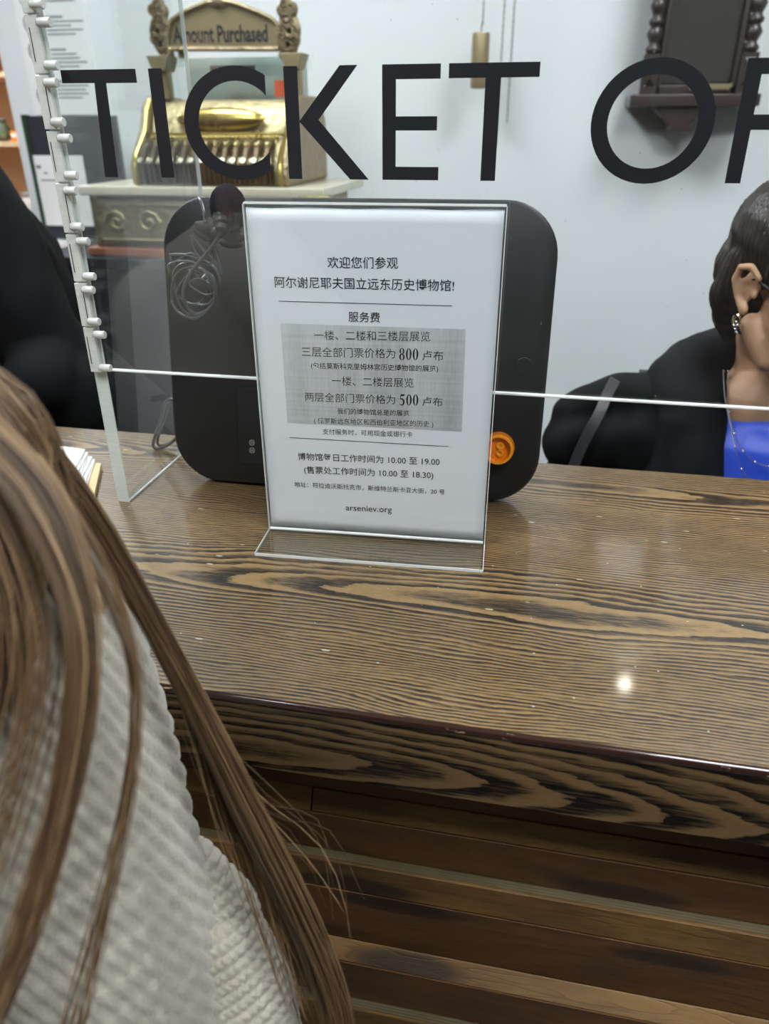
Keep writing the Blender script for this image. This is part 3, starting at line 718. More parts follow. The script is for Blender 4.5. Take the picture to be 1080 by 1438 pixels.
# body, side profile (y, z)
bx0, bx1 = RX(191), RX(396); zc1 = PY(300, 140, RY+.16).z; hB = zc1-rz_top
pr = [(RY+.02, rz_top), (RY+.02, rz_top+.22*hB), (RY+.035, rz_top+.36*hB), (RY+.10, rz_top+.62*hB), (RY+.125, rz_top+.86*hB), (RY+.16, rz_top+hB), (RY+.34, rz_top+hB), (RY+.38, rz_top+.7*hB), (RY+.38, rz_top)]
MB().prism(pr, bx0+.012, bx1-.012, 'yz').build('body', M['brass'], reg, bevel=.008, angle=60)
def cheek(xa, xb):
    q = [(y, z) for y, z in pr]; q = [(y+(-.012 if y < RY+.2 else .01), z+(.010 if z > rz_top+.5*hB else 0)) for y, z in q]
    o = MB().prism(q, xa, xb, 'yz').build('side_cheek', M['bronze'], reg, bevel=.010, angle=60)
cheek(bx0-.015, bx0+.011); cheek(bx1-.011, bx1+.018)
MB().tube([(bx1-.004, y-.016, z) for y, z in pr[:6]], .006, 8).tube([(bx0+.004, y-.016, z) for y, z in pr[:6]], .006, 8).build('brass_beading', M['brass_hi'], reg, smooth=True)
# oval plate
m = MB(); oc = PY(310, 167, RY+.105)
m.ball((oc.x, oc.y-.004, oc.z), (.125, .018, .028), 28, 10, M=Matrix.Rotation(math.radians(-14), 3, 'X')).build('oval_plate', M['brass_hi'], reg, smooth=True)
m = MB()
for k in range(13):
    xk = bx0+.035+k*(bx1-bx0-.07)/12; zk = rz_top+.44*hB; yk = RY+.03
    kb_ = MB().prism([(yk+.03, zk+.018), (yk-.020, zk+.002), (yk-.042, zk-.030), (yk-.034, zk-.036), (yk-.008, zk-.010), (yk+.03, zk)], xk-.007, xk+.004, 'yz').build('key_lever', M['darkbrass'], reg)
    MB().lathe([(.0075, 0), (.0085, .003), (.0075, .006)], (xk-.0015, yk-.046, zk-.030), (0, -.75, .66), 14).build('key_cap', M['silverkey'], kb_, smooth=True)
m = MB()
for k in range(26):
    xk = bx0+.028+k*(bx1-bx0-.056)/25; m.box((xk-.0035, RY+.006, rz_top+.006), (xk+.0035, RY+.021, rz_top+.26*hB))
m.build('key_slots', M['darkbrass'], reg)
m = MB()
for k in range(30):
    xk = bx0+.03+k*(bx1-bx0-.06)/29; m.ball((xk, RY+.072, rz_top+.56*hB), .005, 8, 6)
m.tube([(bx0+.01, RY+.078, rz_top+.60*hB), (bx1-.01, RY+.078, rz_top+.60*hB)], .004, 8)
m.build('bead_row', M['brass_hi'], reg, smooth=True)
MB().lathe([(.012, 0), (.012, -.01), (.006, -.014)], PY(364, 190, RY+.09), (0, 1, 0), 14).build('lock', M['darkbrass'], reg, smooth=True)
# indicator box
gy0, gy1 = RY+.15, RY+.32; gz0 = zc1; gz1 = PY(320, 80, RY+.15).z
gx0, gx1 = PY(216, 110, gy0).x, PY(424, 110, gy0).x
MB().box((gx0+.03, gy0+.03, gz0+.001), (gx1-.03, gy0+.035, gz1)).build('indicator_glass', M['teal'], reg)
MB().box((gx0+.03, gy1-.02, gz0+.001), (gx1-.03, gy1-.015, gz1)).build('back_plate', simple('pale_enamel', (206, 216, 212), .4), reg)
MB().box((gx0+.02, gy0, gz1-.022), (gx1-.02, gy1, gz1-.001)).build('top_glass', M['teal'], reg)
for xa in (gx0, gx1-.045):
    m = MB().box((xa+.006, gy0, gz0+.001), (xa+.038, gy0+.035, gz1-.02)); m.prism([(xa+.004, gz1-.03), (xa+.040, gz1-.03), (xa+.054, gz1+.006), (xa-.010, gz1+.006)], gy0-.012, gy0+.05)
    m.build('corner_post', M['bronze_panel'], reg, bevel=.003)
pa, pb = PY(285, 91, gy0-.02), PY(350, 101, gy0-.02)
MB().box((pa.x, gy0+.024, pb.z), (pb.x, gy0+.029, pa.z)).build('number_flag', M['boardblack'], reg)
pa, pb = PY(381, 112, gy0), PY(400, 136, gy0)
MB().box((pa.x, gy0+.022, pb.z), (pb.x, gy0+.028, pa.z)).build('price_flag', M['price'], reg)
# arched top sign
ty = gy0+.05
def TP(px, py): q = PY(px, py, ty); return (q.x, q.z)
arch = [TP(238, 69), TP(392, 69)] + [TP(x, y) for x, y in ((393, 50), (388, 32), (378, 24), (362, 17), (340, 8), (322, 3), (307, 2), (290, 4), (270, 12), (254, 20), (242, 28), (236, 48))]
MB().prism(arch, ty, ty+.02).build('top_sign', M['bronze_panel'], reg)
tsg = MB().tube([(u, ty-.003, v) for u, v in arch+[arch[0]]], .006, 8).build('sign_moulding', M['bronze'], reg, smooth=True)
m = MB()
for sx_ in (-1, 1):
    base = TP(226 if sx_ < 0 else 403, 42); cx, cz = base
    for dx, dz, r_ in ((.004*sx_, .0, .040), (0, -.03, .034), (0, .035, .028), (0, .055, .020), (-.012*sx_, .042, .016), (.016*sx_, .045, .018), (0, .020, .026), (.010*sx_, -.005, .030), (.004*sx_, -.032, .028), (-.012*sx_, -.055, .018), (.018*sx_, -.020, .020), (-.018*sx_, .0, .018)):
        m.ball((cx+dx, ty+.008, cz+dz), (r_*.8, .014, r_), 10, 7)
        m.tube([(cx+dx+r_*.6*math.cos(t*.8), ty-.006, cz+dz+r_*.6*math.sin(t*.8)) for t in range(8)], .0035, 5)
cz_ = TP(307, 2); m.ball((cz_[0], ty+.004, cz_[1]), (.034, .014, .018), 12, 8).ball((cz_[0], ty-.002, cz_[1]), (.016, .014, .014), 10, 8)
m.build('cast_ornament', M['bronze'], reg, smooth=True)
m = MB(); text_on(m, 'Amount Purchased', TP(243, 50), TP(376, 48), lambda u, v: (u, ty-.0012, v), .028, 1.55, .45); m.build('sign_lettering', M['ink'], reg, recalc=False)
m = MB(); m.box((gx0+.05, gy0+.06, gz1-.001), (gx0+.07, ty+.02, TP(240, 69)[1])).box((gx1-.07, gy0+.06, gz1-.001), (gx1-.05, ty+.02, TP(240, 69)[1])); m.build('sign_post', M['bronze'], reg)

# ------------------------------------------------------------------ posters and boards by the corner
def panel_px(name, label, cat, corners, y, th, mat):
    """upright rectangle on a plane y = const"""
    xs = [PY(a, b, y).x for a, b in corners]; zs = [PY(a, b, y).z for a, b in corners]
    X0, X1, Z0, Z1 = min(xs), max(xs), min(zs), max(zs)
    t = thing(name, label, cat, ((X0+X1)/2, y+th, Z0)); MB().box((X0, y, Z0), (X1, y+th, Z1)).build('panel', mat, t); return t, X0, X1, Z0, Z1
t, X0, X1, Z0, Z1 = panel_px('poster', 'tall white text poster with grey emblems on the wall by the corner', 'poster', ((24, 157), (138, 161), (28, 30)), WY-.012, .011, M['white_paper'])
X0, X1, Z1 = -1.80, -1.545, Z0+.52
for ch in list(t.children): bpy.data.objects.remove(ch)
MB().box((X0, WY-.012, Z0), (X1, WY-.001, Z1)).build('panel', M['white_paper'], t)
z = Z1-.05; k = 0
while z > Z0+.03:
    ln = .09+.05*random.random(); hd = k % 5 == 0
    MB().box((X0+.105, WY-.0128, z), (X0+.105+(ln*.6 if hd else ln), WY-.0121, z+(.007 if hd else .005))).build('text_line', M['greyink'], t)
    z -= .012 if k % 5 != 4 else .045; k += 1
for j, ez in enumerate((.40, .345, .27, .19, .06)):
    m = MB(); c0 = (X0+.045, WY-.0128, Z0+ez)
    m.tube([(c0[0]+.020*math.cos(q), c0[1], c0[2]+.026*math.sin(q)) for q in np.linspace(0, 2*PI, 17)], .0022, 5).tube([(c0[0]+.010*math.cos(q), c0[1], c0[2]+.013*math.sin(q)) for q in np.linspace(0, 2*PI, 13)], .002, 5)
    m.box((c0[0]-.012, c0[1], c0[2]-.032), (c0[0]+.012, c0[1]+.0006, c0[2]-.026)); m.build('emblem', M['greyink'], t)
by = WY-.22
t, X0, X1, Z0, Z1 = panel_px('info_board', 'black display board with a white information sheet, standing beside the register', 'sign', ((36, 163), (160, 163), (70, 335)), by, .02, M['boardblack'])
pa, pb = PY(44, 218, by), PY(140, 318, by)
sh = MB().box((pa.x, by-.002, pb.z), (pb.x-.02, by-.0001, pa.z)).build('white_sheet', M['white_paper'], t)
m = MB()
for k, (a_, b_, hh) in enumerate(((.012, .028, .010), (.034, .05, .004), (.02, .085, .004))):
    m.box((pa.x+a_, by-.0026, pa.z-.03-.022*k-hh), (pa.x+b_, by-.0021, pa.z-.03-.022*k))
m.build('text_line', M['greyink'], sh)
MB().box((X0-.012, by-.01, Z0-.004), (X0-.001, by+.025, Z1+.004)).build('frame', simple('dark_green_trim', (40, 62, 46), .5), t)
MB().box((X0-.01, by-.06, Z0-.045), (X1+.02, by+.08, Z0-.005)).build('foot', M['white_paper'], t, bevel=.004)
lt = thing('side_table', 'small dark wooden table under the black display board', 'table', ((X0+X1)/2, by, 0))
MB().box((X0-.06, by-.16, Z0-.075), (-1.43, WY-.02, Z0-.0455)).build('tabletop', M['redwood'], lt, bevel=.004)
for xx in (X0-.03, -1.49):
    for yy in (by-.13, WY-.07): MB().box((xx, yy, 0), (xx+.04, yy+.04, Z0-.0755)).build('leg', M['walnut'], lt)
# white bottle shape behind the board
bt = PY(168, 264, WY-.10); tp = PY(166, 168, WY-.10)
b = MB().lathe([(.022, 0), (.026, .01), (.026, (tp.z-bt.z)*.75), (.014, (tp.z-bt.z)*.88), (.012, tp.z-bt.z)], (bt.x, bt.y, bt.z-.02), n=20)
bo = thing('white_bottle', 'slim white bottle standing right behind the black display board', 'bottle', (bt.x, bt.y, bt.z-.02)); b.build('bottle_body', M['white_paper'], bo, smooth=True); bo.location.z += 0
MB().lathe([(.013, 0), (.013, .02)], (bt.x, bt.y, bt.z-.02+(tp.z-bt.z)*.99), n=16).build('cap', M['grey_print'], bo, smooth=True)
bst = thing('book_stack', 'pale boxed stack under the white bottle', 'box', (bt.x, bt.y, Z0-.045))
MB().box((bt.x-.03, bt.y-.03, Z0-.045), (bt.x+.045, bt.y+.04, bt.z-.0205)).build('carton', M['card'], bst, bevel=.002)

# ------------------------------------------------------------------ beech shelves beyond the corner
SHY = 3.55
sv = thing('bookshelf', 'light beech shelving seen past the wall corner', 'shelf', (-2.9, SHY+.15, 0))
sx0, sx1 = -3.6, PY(40, 200, SHY).x+.02
for xx in (sx0, -3.05, sx1-.03): MB().box((xx, SHY, 0), (xx+.03, SHY+.32, 2.2)).build('upright', M['beech'], sv)
MB().box((sx0, SHY+.321, 0), (sx1, SHY+.33, 2.2)).build('back_panel', M['beech'], sv)
shz = [.3, .62, PY(20, 318, SHY).z, PY(20, 206, SHY).z, PY(20, 108, SHY).z, PY(20, 20, SHY).z, 2.17]
for zz in shz:
    for a_, b_ in ((sx0+.0301, -3.0501), (-3.0199, sx1-.0301)): MB().box((a_, SHY+.005, zz), (b_, SHY+.32, zz+.022)).build('shelf_board', M['beech'], sv)
MB().box((sx1-.028, SHY-.004, shz[3]-.02), (sx1+.002, SHY+.0, shz[3]+.03)).build('bracket', M['ink'], sv)
ix = PY(6, 200, SHY+.06).x
def small(name, label, cat, px, zz, sz, mat, kind):
    p_ = PY(px, 200, SHY+.08); t = thing(name, label, cat, (p_.x, SHY+.08, zz+.0221))
    if kind == 'box': MB().box((p_.x-sz, SHY+.05, zz+.0221), (p_.x+sz, SHY+.12, zz+.0221+sz*2.6)).build('carton', mat, t, bevel=.003); MB().box((p_.x-sz*.7, SHY+.0485, zz+.03+sz*.5), (p_.x+sz*.7, SHY+.0495, zz+.03+sz*1.6)).build('box_label', M['white_paper'], t)
    else:
        MB().lathe([(sz*.4, 0), (sz, sz*.5), (sz*1.05, sz*1.1), (sz*.6, sz*1.8), (sz*.65, sz*2)], (p_.x, SHY+.09, zz+.0221), n=20).build('vase_body', mat, t, smooth=True)
        MB().lathe([(sz*.62, 0), (sz*.70, .006), (sz*.62, .012)], (p_.x, SHY+.09, zz+.0221+sz*2), n=20).build('rim', M['grey_print'], t, smooth=True)
small('painted_vase', 'small green and pink souvenir pot on a beech shelf', 'pot', 4, shz[3], .045, simple('pot_green', (90, 106, 84), .5, var=.5, sc=30), 'v')
small('gift_box', 'orange box standing on a beech shelf beside the upright', 'box', 27, shz[3], .018, M['orange2'], 'box')
small('patterned_vase', 'pale spotted round vase on the lower beech shelf', 'vase', 24, shz[2], .06, simple('pot_spots', (206, 196, 190), .5, var=.6, sc=22), 'v')
small('red_box', 'brown-red box on a high beech shelf', 'box', 4, shz[4], .05, simple('red_card', (150, 84, 50), .5), 'box')

# ------------------------------------------------------------------ wall clock and clock weight
CY = WY-.14
ck = thing('wall_clock', 'dark walnut wall clock with turned side columns, lower half showing', 'clock', (.40, WY-.07, T+.35))
def CX(px, py=100): return PY(px, py, CY).x
def CZ(py, px=960): return PY(px, py, CY).z
cl, cr_ = CX(902), CX(1062); zt_, zb_ = T+1.25, CZ(132)
MB().box((cl+.035, CY+.035, zb_), (cr_-.035, WY-.001, zt_)).build('case', M['walnut'], ck)
MB().box((CX(932), CY+.030, zb_+.03), (CX(1030), CY+.0345, zt_-.06)).build('inner_panel', M['walnut_in'], ck)
MB().box((CX(930), CY+.020, zb_+.025), (CX(1032), CY+.024, zt_-.05)).build('glass_pane', M['acrylic2'], ck)
for a_, b_ in ((CX(926), CX(931)), (CX(1031), CX(1038))): MB().box((a_, CY+.008, zb_), (b_, CY+.03, zt_-.03)).build('door_frame', M['walnut'], ck, bevel=.002)
MB().box((CX(926), CY+.008, zb_), (CX(1038), CY+.03, zb_+.022)).build('door_frame', M['walnut'], ck, bevel=.002)
for xa in (cl, cr_-.045):
    m = MB(); bw = .045; xm = xa+bw/2; zblk = CZ(75)
    m.box((xa, CY-.005, zb_), (xa+bw, CY+.034, zblk))
    q = [(xa+.008, CY-.006, zb_+.02), (xa+bw-.008, CY-.006, zb_+.02), (xa+bw-.008, CY-.006, zblk-.012), (xa+.008, CY-.006, zblk-.012), (xm, CY-.018, zb_+.04), (xm, CY-.018, zblk-.032)]
    m.add(q, [(0, 1, 4), (1, 2, 5, 4), (2, 3, 5), (3, 0, 4, 5)])
    m.build('column_block', M['walnut'], ck)
    prf = [(.014, 0)]; h_ = 0
    while h_ < zt_-zblk-.12:
        for r_, dh in ((.020, .006), (.022, .008), (.016, .006), (.013, .006), (.018, .010), (.023, .012), (.018, .012), (.014, .006)): h_ += dh; prf.append((r_, h_))
    MB().lathe(prf, (xm, CY+.016, zblk), n=18).build('turned_column', M['walnut'], ck, smooth=True, angle=60)
MB().box((CX(884, 140), CY-.02, CZ(150)), (CX(1066, 140), WY-.001, zb_-.0005)).build('ledge', M['walnut'], ck, bevel=.004)
m = MB(); pl = [(918, 150), (922, 158), (934, 167), (940, 176), (934, 181), (934, 184), (973, 184), (973, 181), (968, 174), (978, 165), (998, 158), (1008, 150)]
m.prism([(PY(a_, b_, CY).x, PY(a_, b_, CY).z) for a_, b_ in pl], CY-.005, WY-.002); m.build('scroll_bracket', M['walnut'], ck, bevel=.003)
m = MB()
for k in range(11): m.tube([(CX(975)+.010*k+.006*math.cos(t), CY-.006, zb_+.016+.008*math.sin(t*1.3)) for t in range(7)], .0022, 5)
m.build('carved_trim', M['bronze_panel'], ck, smooth=True)
MB().box((cl-.03, CY-.03, zt_), (cr_+.03, WY-.001, zt_+.05)).build('cornice', M['walnut'], ck, bevel=.01)
WTY = WY-.10
wc = PY(676, 45, WTY); wb = PY(676, 125, WTY)
cw = thing('clock_weight', 'brass cylinder clock weight hanging on a fine chain before the white wall', 'clock weight', (wc.x, WTY, wb.z))
hh = wc.z-wb.z
MB().lathe([(.004, 0), (.024, .002), (.026, .008), (.026, hh-.008), (.024, hh-.002), (.004, hh)], (wc.x, WTY, wb.z), n=24).build('cylinder', simple('dull_brass', (158, 142, 108), .4, metal=.5), cw, smooth=True, angle=50)
MB().tube([(wc.x, WTY, wc.z), (wc.x, WTY, wc.z+.02), (wc.x+.004, WTY, wc.z+.028)], .002, 6).build('hook', M['silverkey'], cw)
def chain(x, z0, z1, par):
    m = MB(); z = z0; k = 0
    while z < z1:
        a = (0, .003) if k % 2 else (.003, 0)
        m.tube([(x+a[0]*math.cos(q), WTY+a[1]*math.cos(q), z+.0055*math.sin(q)) for q in np.linspace(0, 2*PI, 9)], .0009, 4, cap=False); z += .008; k += 1
    return m.build('chain', M['silverkey'], par)
chain(wc.x+.003, wc.z+.022, 2.2, cw)
wall_hook = thing('wall_hook', 'small metal rail on the wall carrying the clock chains', 'hook', (wc.x+.06, WTY, 2.2))
MB().box((wc.x-.03, WTY-.01, 2.2), (wc.x+.16, WY-.001, 2.215)).build('rail', M['silverkey'], wall_hook)
for px, lab in ((697, 'thin chain hanging beside the brass clock weight'), (712, 'thin chain farther from the brass clock weight, near the letter O')):
    q = PY(px, 200 if px == 697 else 170, WTY); cc = thing('hanging_chain', lab, 'chain', (q.x, WTY, q.z)); chain(q.x, q.z, 2.2, cc)

# ------------------------------------------------------------------ people
def rotz(a): return Matrix.Rotation(a, 3, 'Z')
def head_shapes(c, R_, ears=True, s=1.0):
    c = Vector(c)
    def E(p_, r_, M_=None): return (c + R_ @ (Vector(p_)*s), tuple(v*s for v in r_), R_ if M_ is None else R_ @ M_)
    def K(pts, rad): return chain_shapes([c + R_ @ (Vector(p_)*s) for p_ in pts], [v*s for v in rad])
    sh = [E((0, .02, .040), (.073, .093, .083)), E((0, -.030, -.015), (.060, .058, .082)), E((0, -.040, -.072), (.043, .042, .036)), E((0, -.072, -.094), (.020, .016, .016)),
          E((-.036, -.056, -.036), (.026, .028, .028)), E((.036, -.056, -.036), (.026, .028, .028)), E((0, -.080, -.058), (.024, .014, .018))]
    sh += K([(0, -.083, .012), (0, -.100, -.018), (0, -.107, -.030)], [.008, .010, .012]) + [E((-.011, -.094, -.034), (.008, .009, .007)), E((.011, -.094, -.034), (.008, .009, .007))]
    sh += K([(-.040, -.074, .022), (0, -.084, .020), (.040, -.074, .022)], [.010, .011, .010])
    sh += K([(-.020, -.088, -.060), (0, -.096, -.057), (.020, -.088, -.060)], [.005, .0065, .005]) + K([(-.016, -.088, -.067), (0, -.095, -.068), (.016, -.088, -.067)], [.005, .007, .005])
    sh += K([(-.058, -.005, -.050), (-.040, -.040, -.085)], [.016, .018]) + K([(.058, -.005, -.050), (.040, -.040, -.085)], [.016, .018])
    if ears:
        for q in (-1, 1):
            sh += K([(q*.073, -.008, .004), (q*.081, -.010, .020), (q*.087, .004, .030), (q*.091, .018, .024), (q*.090, .022, .006), (q*.084, .014, -.014), (q*.079, .002, -.026)], [.0036, .0042, .0048, .0050, .0048, .0042, .0060])
            sh += K([(q*.080, .000, .014), (q*.083, .012, .008), (q*.081, .010, -.008)], [.0034, .004, .0036])
            sh += [E((q*.075, .006, .002), (.006, .014, .022)), E((q*.078, -.001, -.028), (.005, .0085, .010)), E((q*.077, -.010, -.004), (.004, .004, .006))]
    return sh

# --- cashier at the right
ear = PY(1046, 404, 1.10); HY = math.radians(27); HR = rotz(HY) @ Matrix.Rotation(math.radians(14), 3, 'X')
hc = ear - HR @ Vector((-.083, .006, 0))
cash = thing('person', 'dark-haired person in glasses, black jacket and royal blue top behind the screen', 'person', (hc.x+.03, hc.y+.08, 0))
nb = Vector((hc.x+.010, hc.y+.095, hc.z-.130))        # neck base
body = head_shapes(hc, HR)
def W(*a): return nb + Vector(a)
body += chain_shapes([hc+Vector((0, .035, -.05)), nb+Vector((0, .01, .03)), nb+Vector((0, .02, -.04))], [.050, .052, .062])
body += chain_shapes([W(-.03, .01, -.03), W(-.13, .02, -.055), W(-.15, .02, -.08)], [.034, .032, .03]) + chain_shapes([W(.03, .01, -.03), W(.13, .02, -.055), W(.15, .02, -.08)], [.034, .032, .03])
body += [(W(0, .01, -.16), (.14, .075, .14), None), (W(0, -.030, -.060), (.075, .050, .055), None), (W(0, .02, -.30), (.14, .09, .17), None), (W(0, .04, -.48), (.16, .12, .12), None)]
for q in (-1, 1):
    body += chain_shapes([W(q*.15, .02, -.09), W(q*.19, -.01, -.36), W(q*.13, -.17, -.40)], [.032, .032, .026])
    hand = W(q*.12, -.20, -.405)
    body += [(hand, (.036, .045, .014), None)]
    for fi in range(4): body += chain_shapes([hand+Vector(((fi-1.5)*.018, -.035, 0)), hand+Vector(((fi-1.5)*.020, -.070, -.004)), hand+Vector(((fi-1.5)*.020, -.09+.006*abs(fi-1.4), -.014))], [.0085, .008, .0065])
    body += chain_shapes([hand+Vector((-q*.03, .0, 0)), hand+Vector((-q*.055, -.03, -.004)), hand+Vector((-q*.055, -.055, -.010))], [.011, .009, .0075])
    body += chain_shapes([W(q*.09, .03, -.52), W(q*.11, -.36, -.52)], [.08, .058])
    zz = -(nb.z)
    body += chain_shapes([W(q*.11, -.37, -.52), W(q*.11, -.35, zz+.09)], [.055, .038]) + chain_shapes([W(q*.11, -.34, zz+.04), W(q*.11, -.47, zz+.032)], [.036, .028])
bd = union('body', body, M['skin'], cash, .0028, 2)
def fold(co):
    return np.array([(.007*mnoise.noise(Vector((c_[0]*11, c_[1]*11, c_[2]*8))))+.004*mnoise.noise(Vector((c_[0]*30, c_[1]*30, c_[2]*16))) for c_ in co])
jk = []
shl = [PY(1040, 480, nb.y+.02), PY(985, 500, nb.y+.01), PY(955, 520, nb.y), PY(945, 570, nb.y-.02), PY(945, 640, nb.y-.06)]
jk += chain_shapes([W(-.065, .025, -.005), W(-.12, .02, -.045), shl[1]+Vector((0, .02, -.030)), shl[2]+Vector((.012, .01, -.03))], [.036, .052, .060, .060])
jk += chain_shapes([shl[2]+Vector((.012, .01, -.03)), shl[3]+Vector((.030, 0, 0)), shl[4]+Vector((.035, -.02, -.05)), W(-.22, -.03, -.40)], [.060, .062, .056, .052])
jk += chain_shapes([W(-.22, -.03, -.40), W(-.15, -.16, -.395)], [.048, .038])
jk += chain_shapes([W(-.045, .035, .012), W(-.09, .02, -.01), W(-.12, .01, -.04)], [.036, .046, .050]) + chain_shapes([W(-.085, .0, -.03), W(-.105, -.035, -.10), W(-.115, -.05, -.22), W(-.12, -.05, -.40)], [.030, .058, .066, .07]) + [(W(-.12, .03, -.2), (.085, .10, .2), None), (W(0, .085, -.22), (.16, .05, .26), None), (W(-.11, .04, -.42), (.09, .12, .16), None)]
jk += chain_shapes([W(-.055, .04, .01), W(0, .075, .012), W(.055, .04, .01)], [.024, .030, .024])
mir = []
for c_, r_, M_ in jk: mir.append((Vector((2*nb.x-c_.x, c_.y, c_.z)), r_, M_))
union('jacket', jk+mir, M['cloth_black2'], cash, .0045, 3, fold)
bl = [(W(0, -.050, -.150), (.075, .050, .060), None), (W(-.052, -.030, -.085), (.022, .036, .060), None), (W(.052, -.030, -.085), (.022, .036, .060), None), (W(0, -.040, -.125), (.066, .046, .050), None), (W(0, -.035, -.20), (.115, .088, .15), None), (W(0, -.02, -.38), (.12, .10, .16), None), (W(-.075, -.010, -.085), (.030, .045, .060), None), (W(.075, -.010, -.085), (.030, .045, .060), None), (W(0, -.04, -.30), (.11, .08, .14), None)]
union('blouse', bl, M['blue'], cash, .004, 3, fold)
def hairdisp(co):
    l = co - np.array(hc); a = np.arctan2(l[:, 0], l[:, 1]); return .0011*np.sin(a*70+4*np.sin(l[:, 2]*30)) + .0006*np.sin(a*173+3)
def H(*p_): return hc + HR @ Vector(p_)
hr = [(H(0, .030, .052), (.084, .100, .086), HR), (H(0, .055, .0), (.080, .078, .070), HR), (H(0, .062, -.045), (.058, .045, .055), HR)]
for q in (-1, 1):
    hr += chain_shapes([H(q*.052, .045, .02), H(q*.058, .055, -.03), H(q*.050, .052, -.070), H(q*.046, .040, -.092)], [.032, .028, .018, .009])
    hr += chain_shapes([H(q*.060, -.030, .060), H(q*.070, -.022, .036), H(q*.069, -.012, .012)], [.022, .012, .006])
hr += chain_shapes([H(-.055, -.045, .060), H(-.02, -.066, .080), H(.035, -.066, .075), H(.058, -.040, .055)], [.020, .022, .022, .020])
union('hair', hr, M['hair_dark'], cash, .0028, 3, hairdisp)
# glasses
m = MB()
for q in (-1, 1):
    m.tube([H(q*.034+.024*math.cos(a), -.098-.004*abs(math.cos(a)), -.002+.018*math.sin(a)) for a in np.linspace(0, 2*PI, 21)], .0018, 6)
    m.tube([H(q*.058, -.096, .006), H(q*.074, -.070, .010), H(q*.080, -.005, .016), H(q*.082, .012, .008)], .0021, 6)
m.tube([H(-.011, -.100, .004), H(.011, -.100, .004)], .0018, 6)
m.build('glasses', M['black_dark'], cash, smooth=True)
for q in (-1, 1):
    e = MB().ball(H(q*.032, -.072, -.001), (.0125, .0125, .0125), 16, 10).build('eye', M['white_paper'], cash, smooth=True)
    MB().ball(H(q*.032, -.0815, -.003), (.0055, .0045, .0055), 12, 8).build('iris', M['walnut'], e, smooth=True)
    er = MB().tube([H(q*.082+.0005*math.cos(a), -.001+.0070*math.cos(a), -.044+.0075*math.sin(a)) for a in np.linspace(0, 2*PI, 17)], .0022, 8).build('earring', M['gold'], cash, smooth=True)
    m = MB()
    for k in range(5): m.ball(H(q*.083+.001*k*q, -.010+.003*(k % 3), -.050+.0035*(k-2)), .0020, 8, 6)
    m.build('stone', M['pearl'], er, smooth=True)
# necklace: two rows of beads
nk = MB(); ch_ = MB()
for dep, wd in ((.150, .062), (.195, .056)):
    pp = []
    for i in range(31):
        a = -PI/2*1.0+PI*i/30; x = wd*math.sin(a)*1.1; t = math.cos(a)
        z = -.010-dep*t**.9*.75; y = -.02-.075*min(1, t*1.6)-.02*t
        pp.append(W(x, y-.012, z))
    ch_.tube(pp, .0007, 4)
    for i in range(0, 31, 3): nk.ball(pp[i], .0021, 8, 6)
nko = ch_.build('necklace', M['pearl'], cash); nk.build('bead', M['pearl'], nko, smooth=True)

# --- coat over the back of a chair, between monitor and cashier
co_ = thing('draped_coat', 'black coat draped over a chair back, left of the cashier', 'coat', PY(850, 640, 1.24)); co_.location.z = 0
cy_ = 1.24
P1 = [(800, 585), (832, 572), (868, 562), (905, 560), (945, 565), (985, 575)]
cs = chain_shapes([PY(a_, b_, cy_) for a_, b_ in P1], [.036, .040, .040, .042, .042, .042])
cs += chain_shapes([PY(808, 620, cy_-.01), PY(900, 620, cy_-.02), PY(985, 620, cy_-.01)], [.060, .070, .070]) + chain_shapes([PY(805, 680, cy_), PY(900, 680, cy_-.02), PY(985, 680, cy_)], [.064, .075, .075])
cs += chain_shapes([PY(810, 740, cy_), PY(900, 740, cy_), PY(980, 740, cy_)], [.062, .07, .07])
xa, xb = PY(812, 740, cy_).x, PY(975, 740, cy_).x
for k in range(8): zz = PY(900, 740, cy_).z-.09*(k+1); cs += chain_shapes([(xa, cy_+.02, zz), (xb, cy_+.02, zz)], [.06, .06]) if zz > .30 else []
union('coat_cloth', cs, M['cloth_black'], co_, .006, 4, lambda c: fold(c)*1.6)
chs = thing('office_chair', 'office chair hidden under the black draped coat', 'chair', ((xa+xb)/2, cy_+.02, 0))
xm = (xa+xb)/2
MB().box((xm-.03, cy_+.0, .46), (xm+.03, cy_+.04, T+.0)).build('backrest', M['black'], chs)
MB().box((xm-.2, cy_-.3, .42), (xm+.2, cy_+.12, .47)).build('seat', M['black'], chs, bevel=.015)
MB().lathe([(.03, 0), (.03, .36)], (xm, cy_-.1, .06)).build('column', M['black'], chs)
for k in range(5): a = k*2*PI/5; MB().tube([(xm, cy_-.1, .08), (xm+.26*math.cos(a), cy_-.1+.26*math.sin(a), .045)], .02, 8).build('leg', M['black'], chs); MB().ball((xm+.27*math.cos(a), cy_-.1+.27*math.sin(a), .024), .024).build('caster', M['black_dark'], chs)
stp = thing('bag_strap', 'flat dark leather bag strap running down over the black draped coat', 'strap', PY(850, 560, cy_-.06))
spts = [PY(864, 533, cy_-.036), PY(852, 556, cy_-.052), PY(842, 580, cy_-.068), PY(830, 602, cy_-.080), PY(815, 632, cy_-.086), PY(802, 665, cy_-.088)]
m = MB(); sp_ = spline(spts, 5); n0 = 0
for i, q in enumerate(sp_):
    t_ = (sp_[min(i+1, len(sp_)-1)]-sp_[max(i-1, 0)]).normalized(); sd = t_.cross(Vector((0, -1, 0))).normalized()*.0085; up_ = Vector((0, .0028, 0))
    m.v += [q-sd, q+sd, q+sd+up_, q-sd+up_]
    if i: b_ = 4*(i-1); m.f += [(b_+j, b_+(j+1) % 4, b_+4+(j+1) % 4, b_+4+j) for j in range(4)]
m.f += [(0, 1, 2, 3), tuple(len(m.v)-4+j for j in range(4))]
m.build('leather_band', M['leather'], stp)

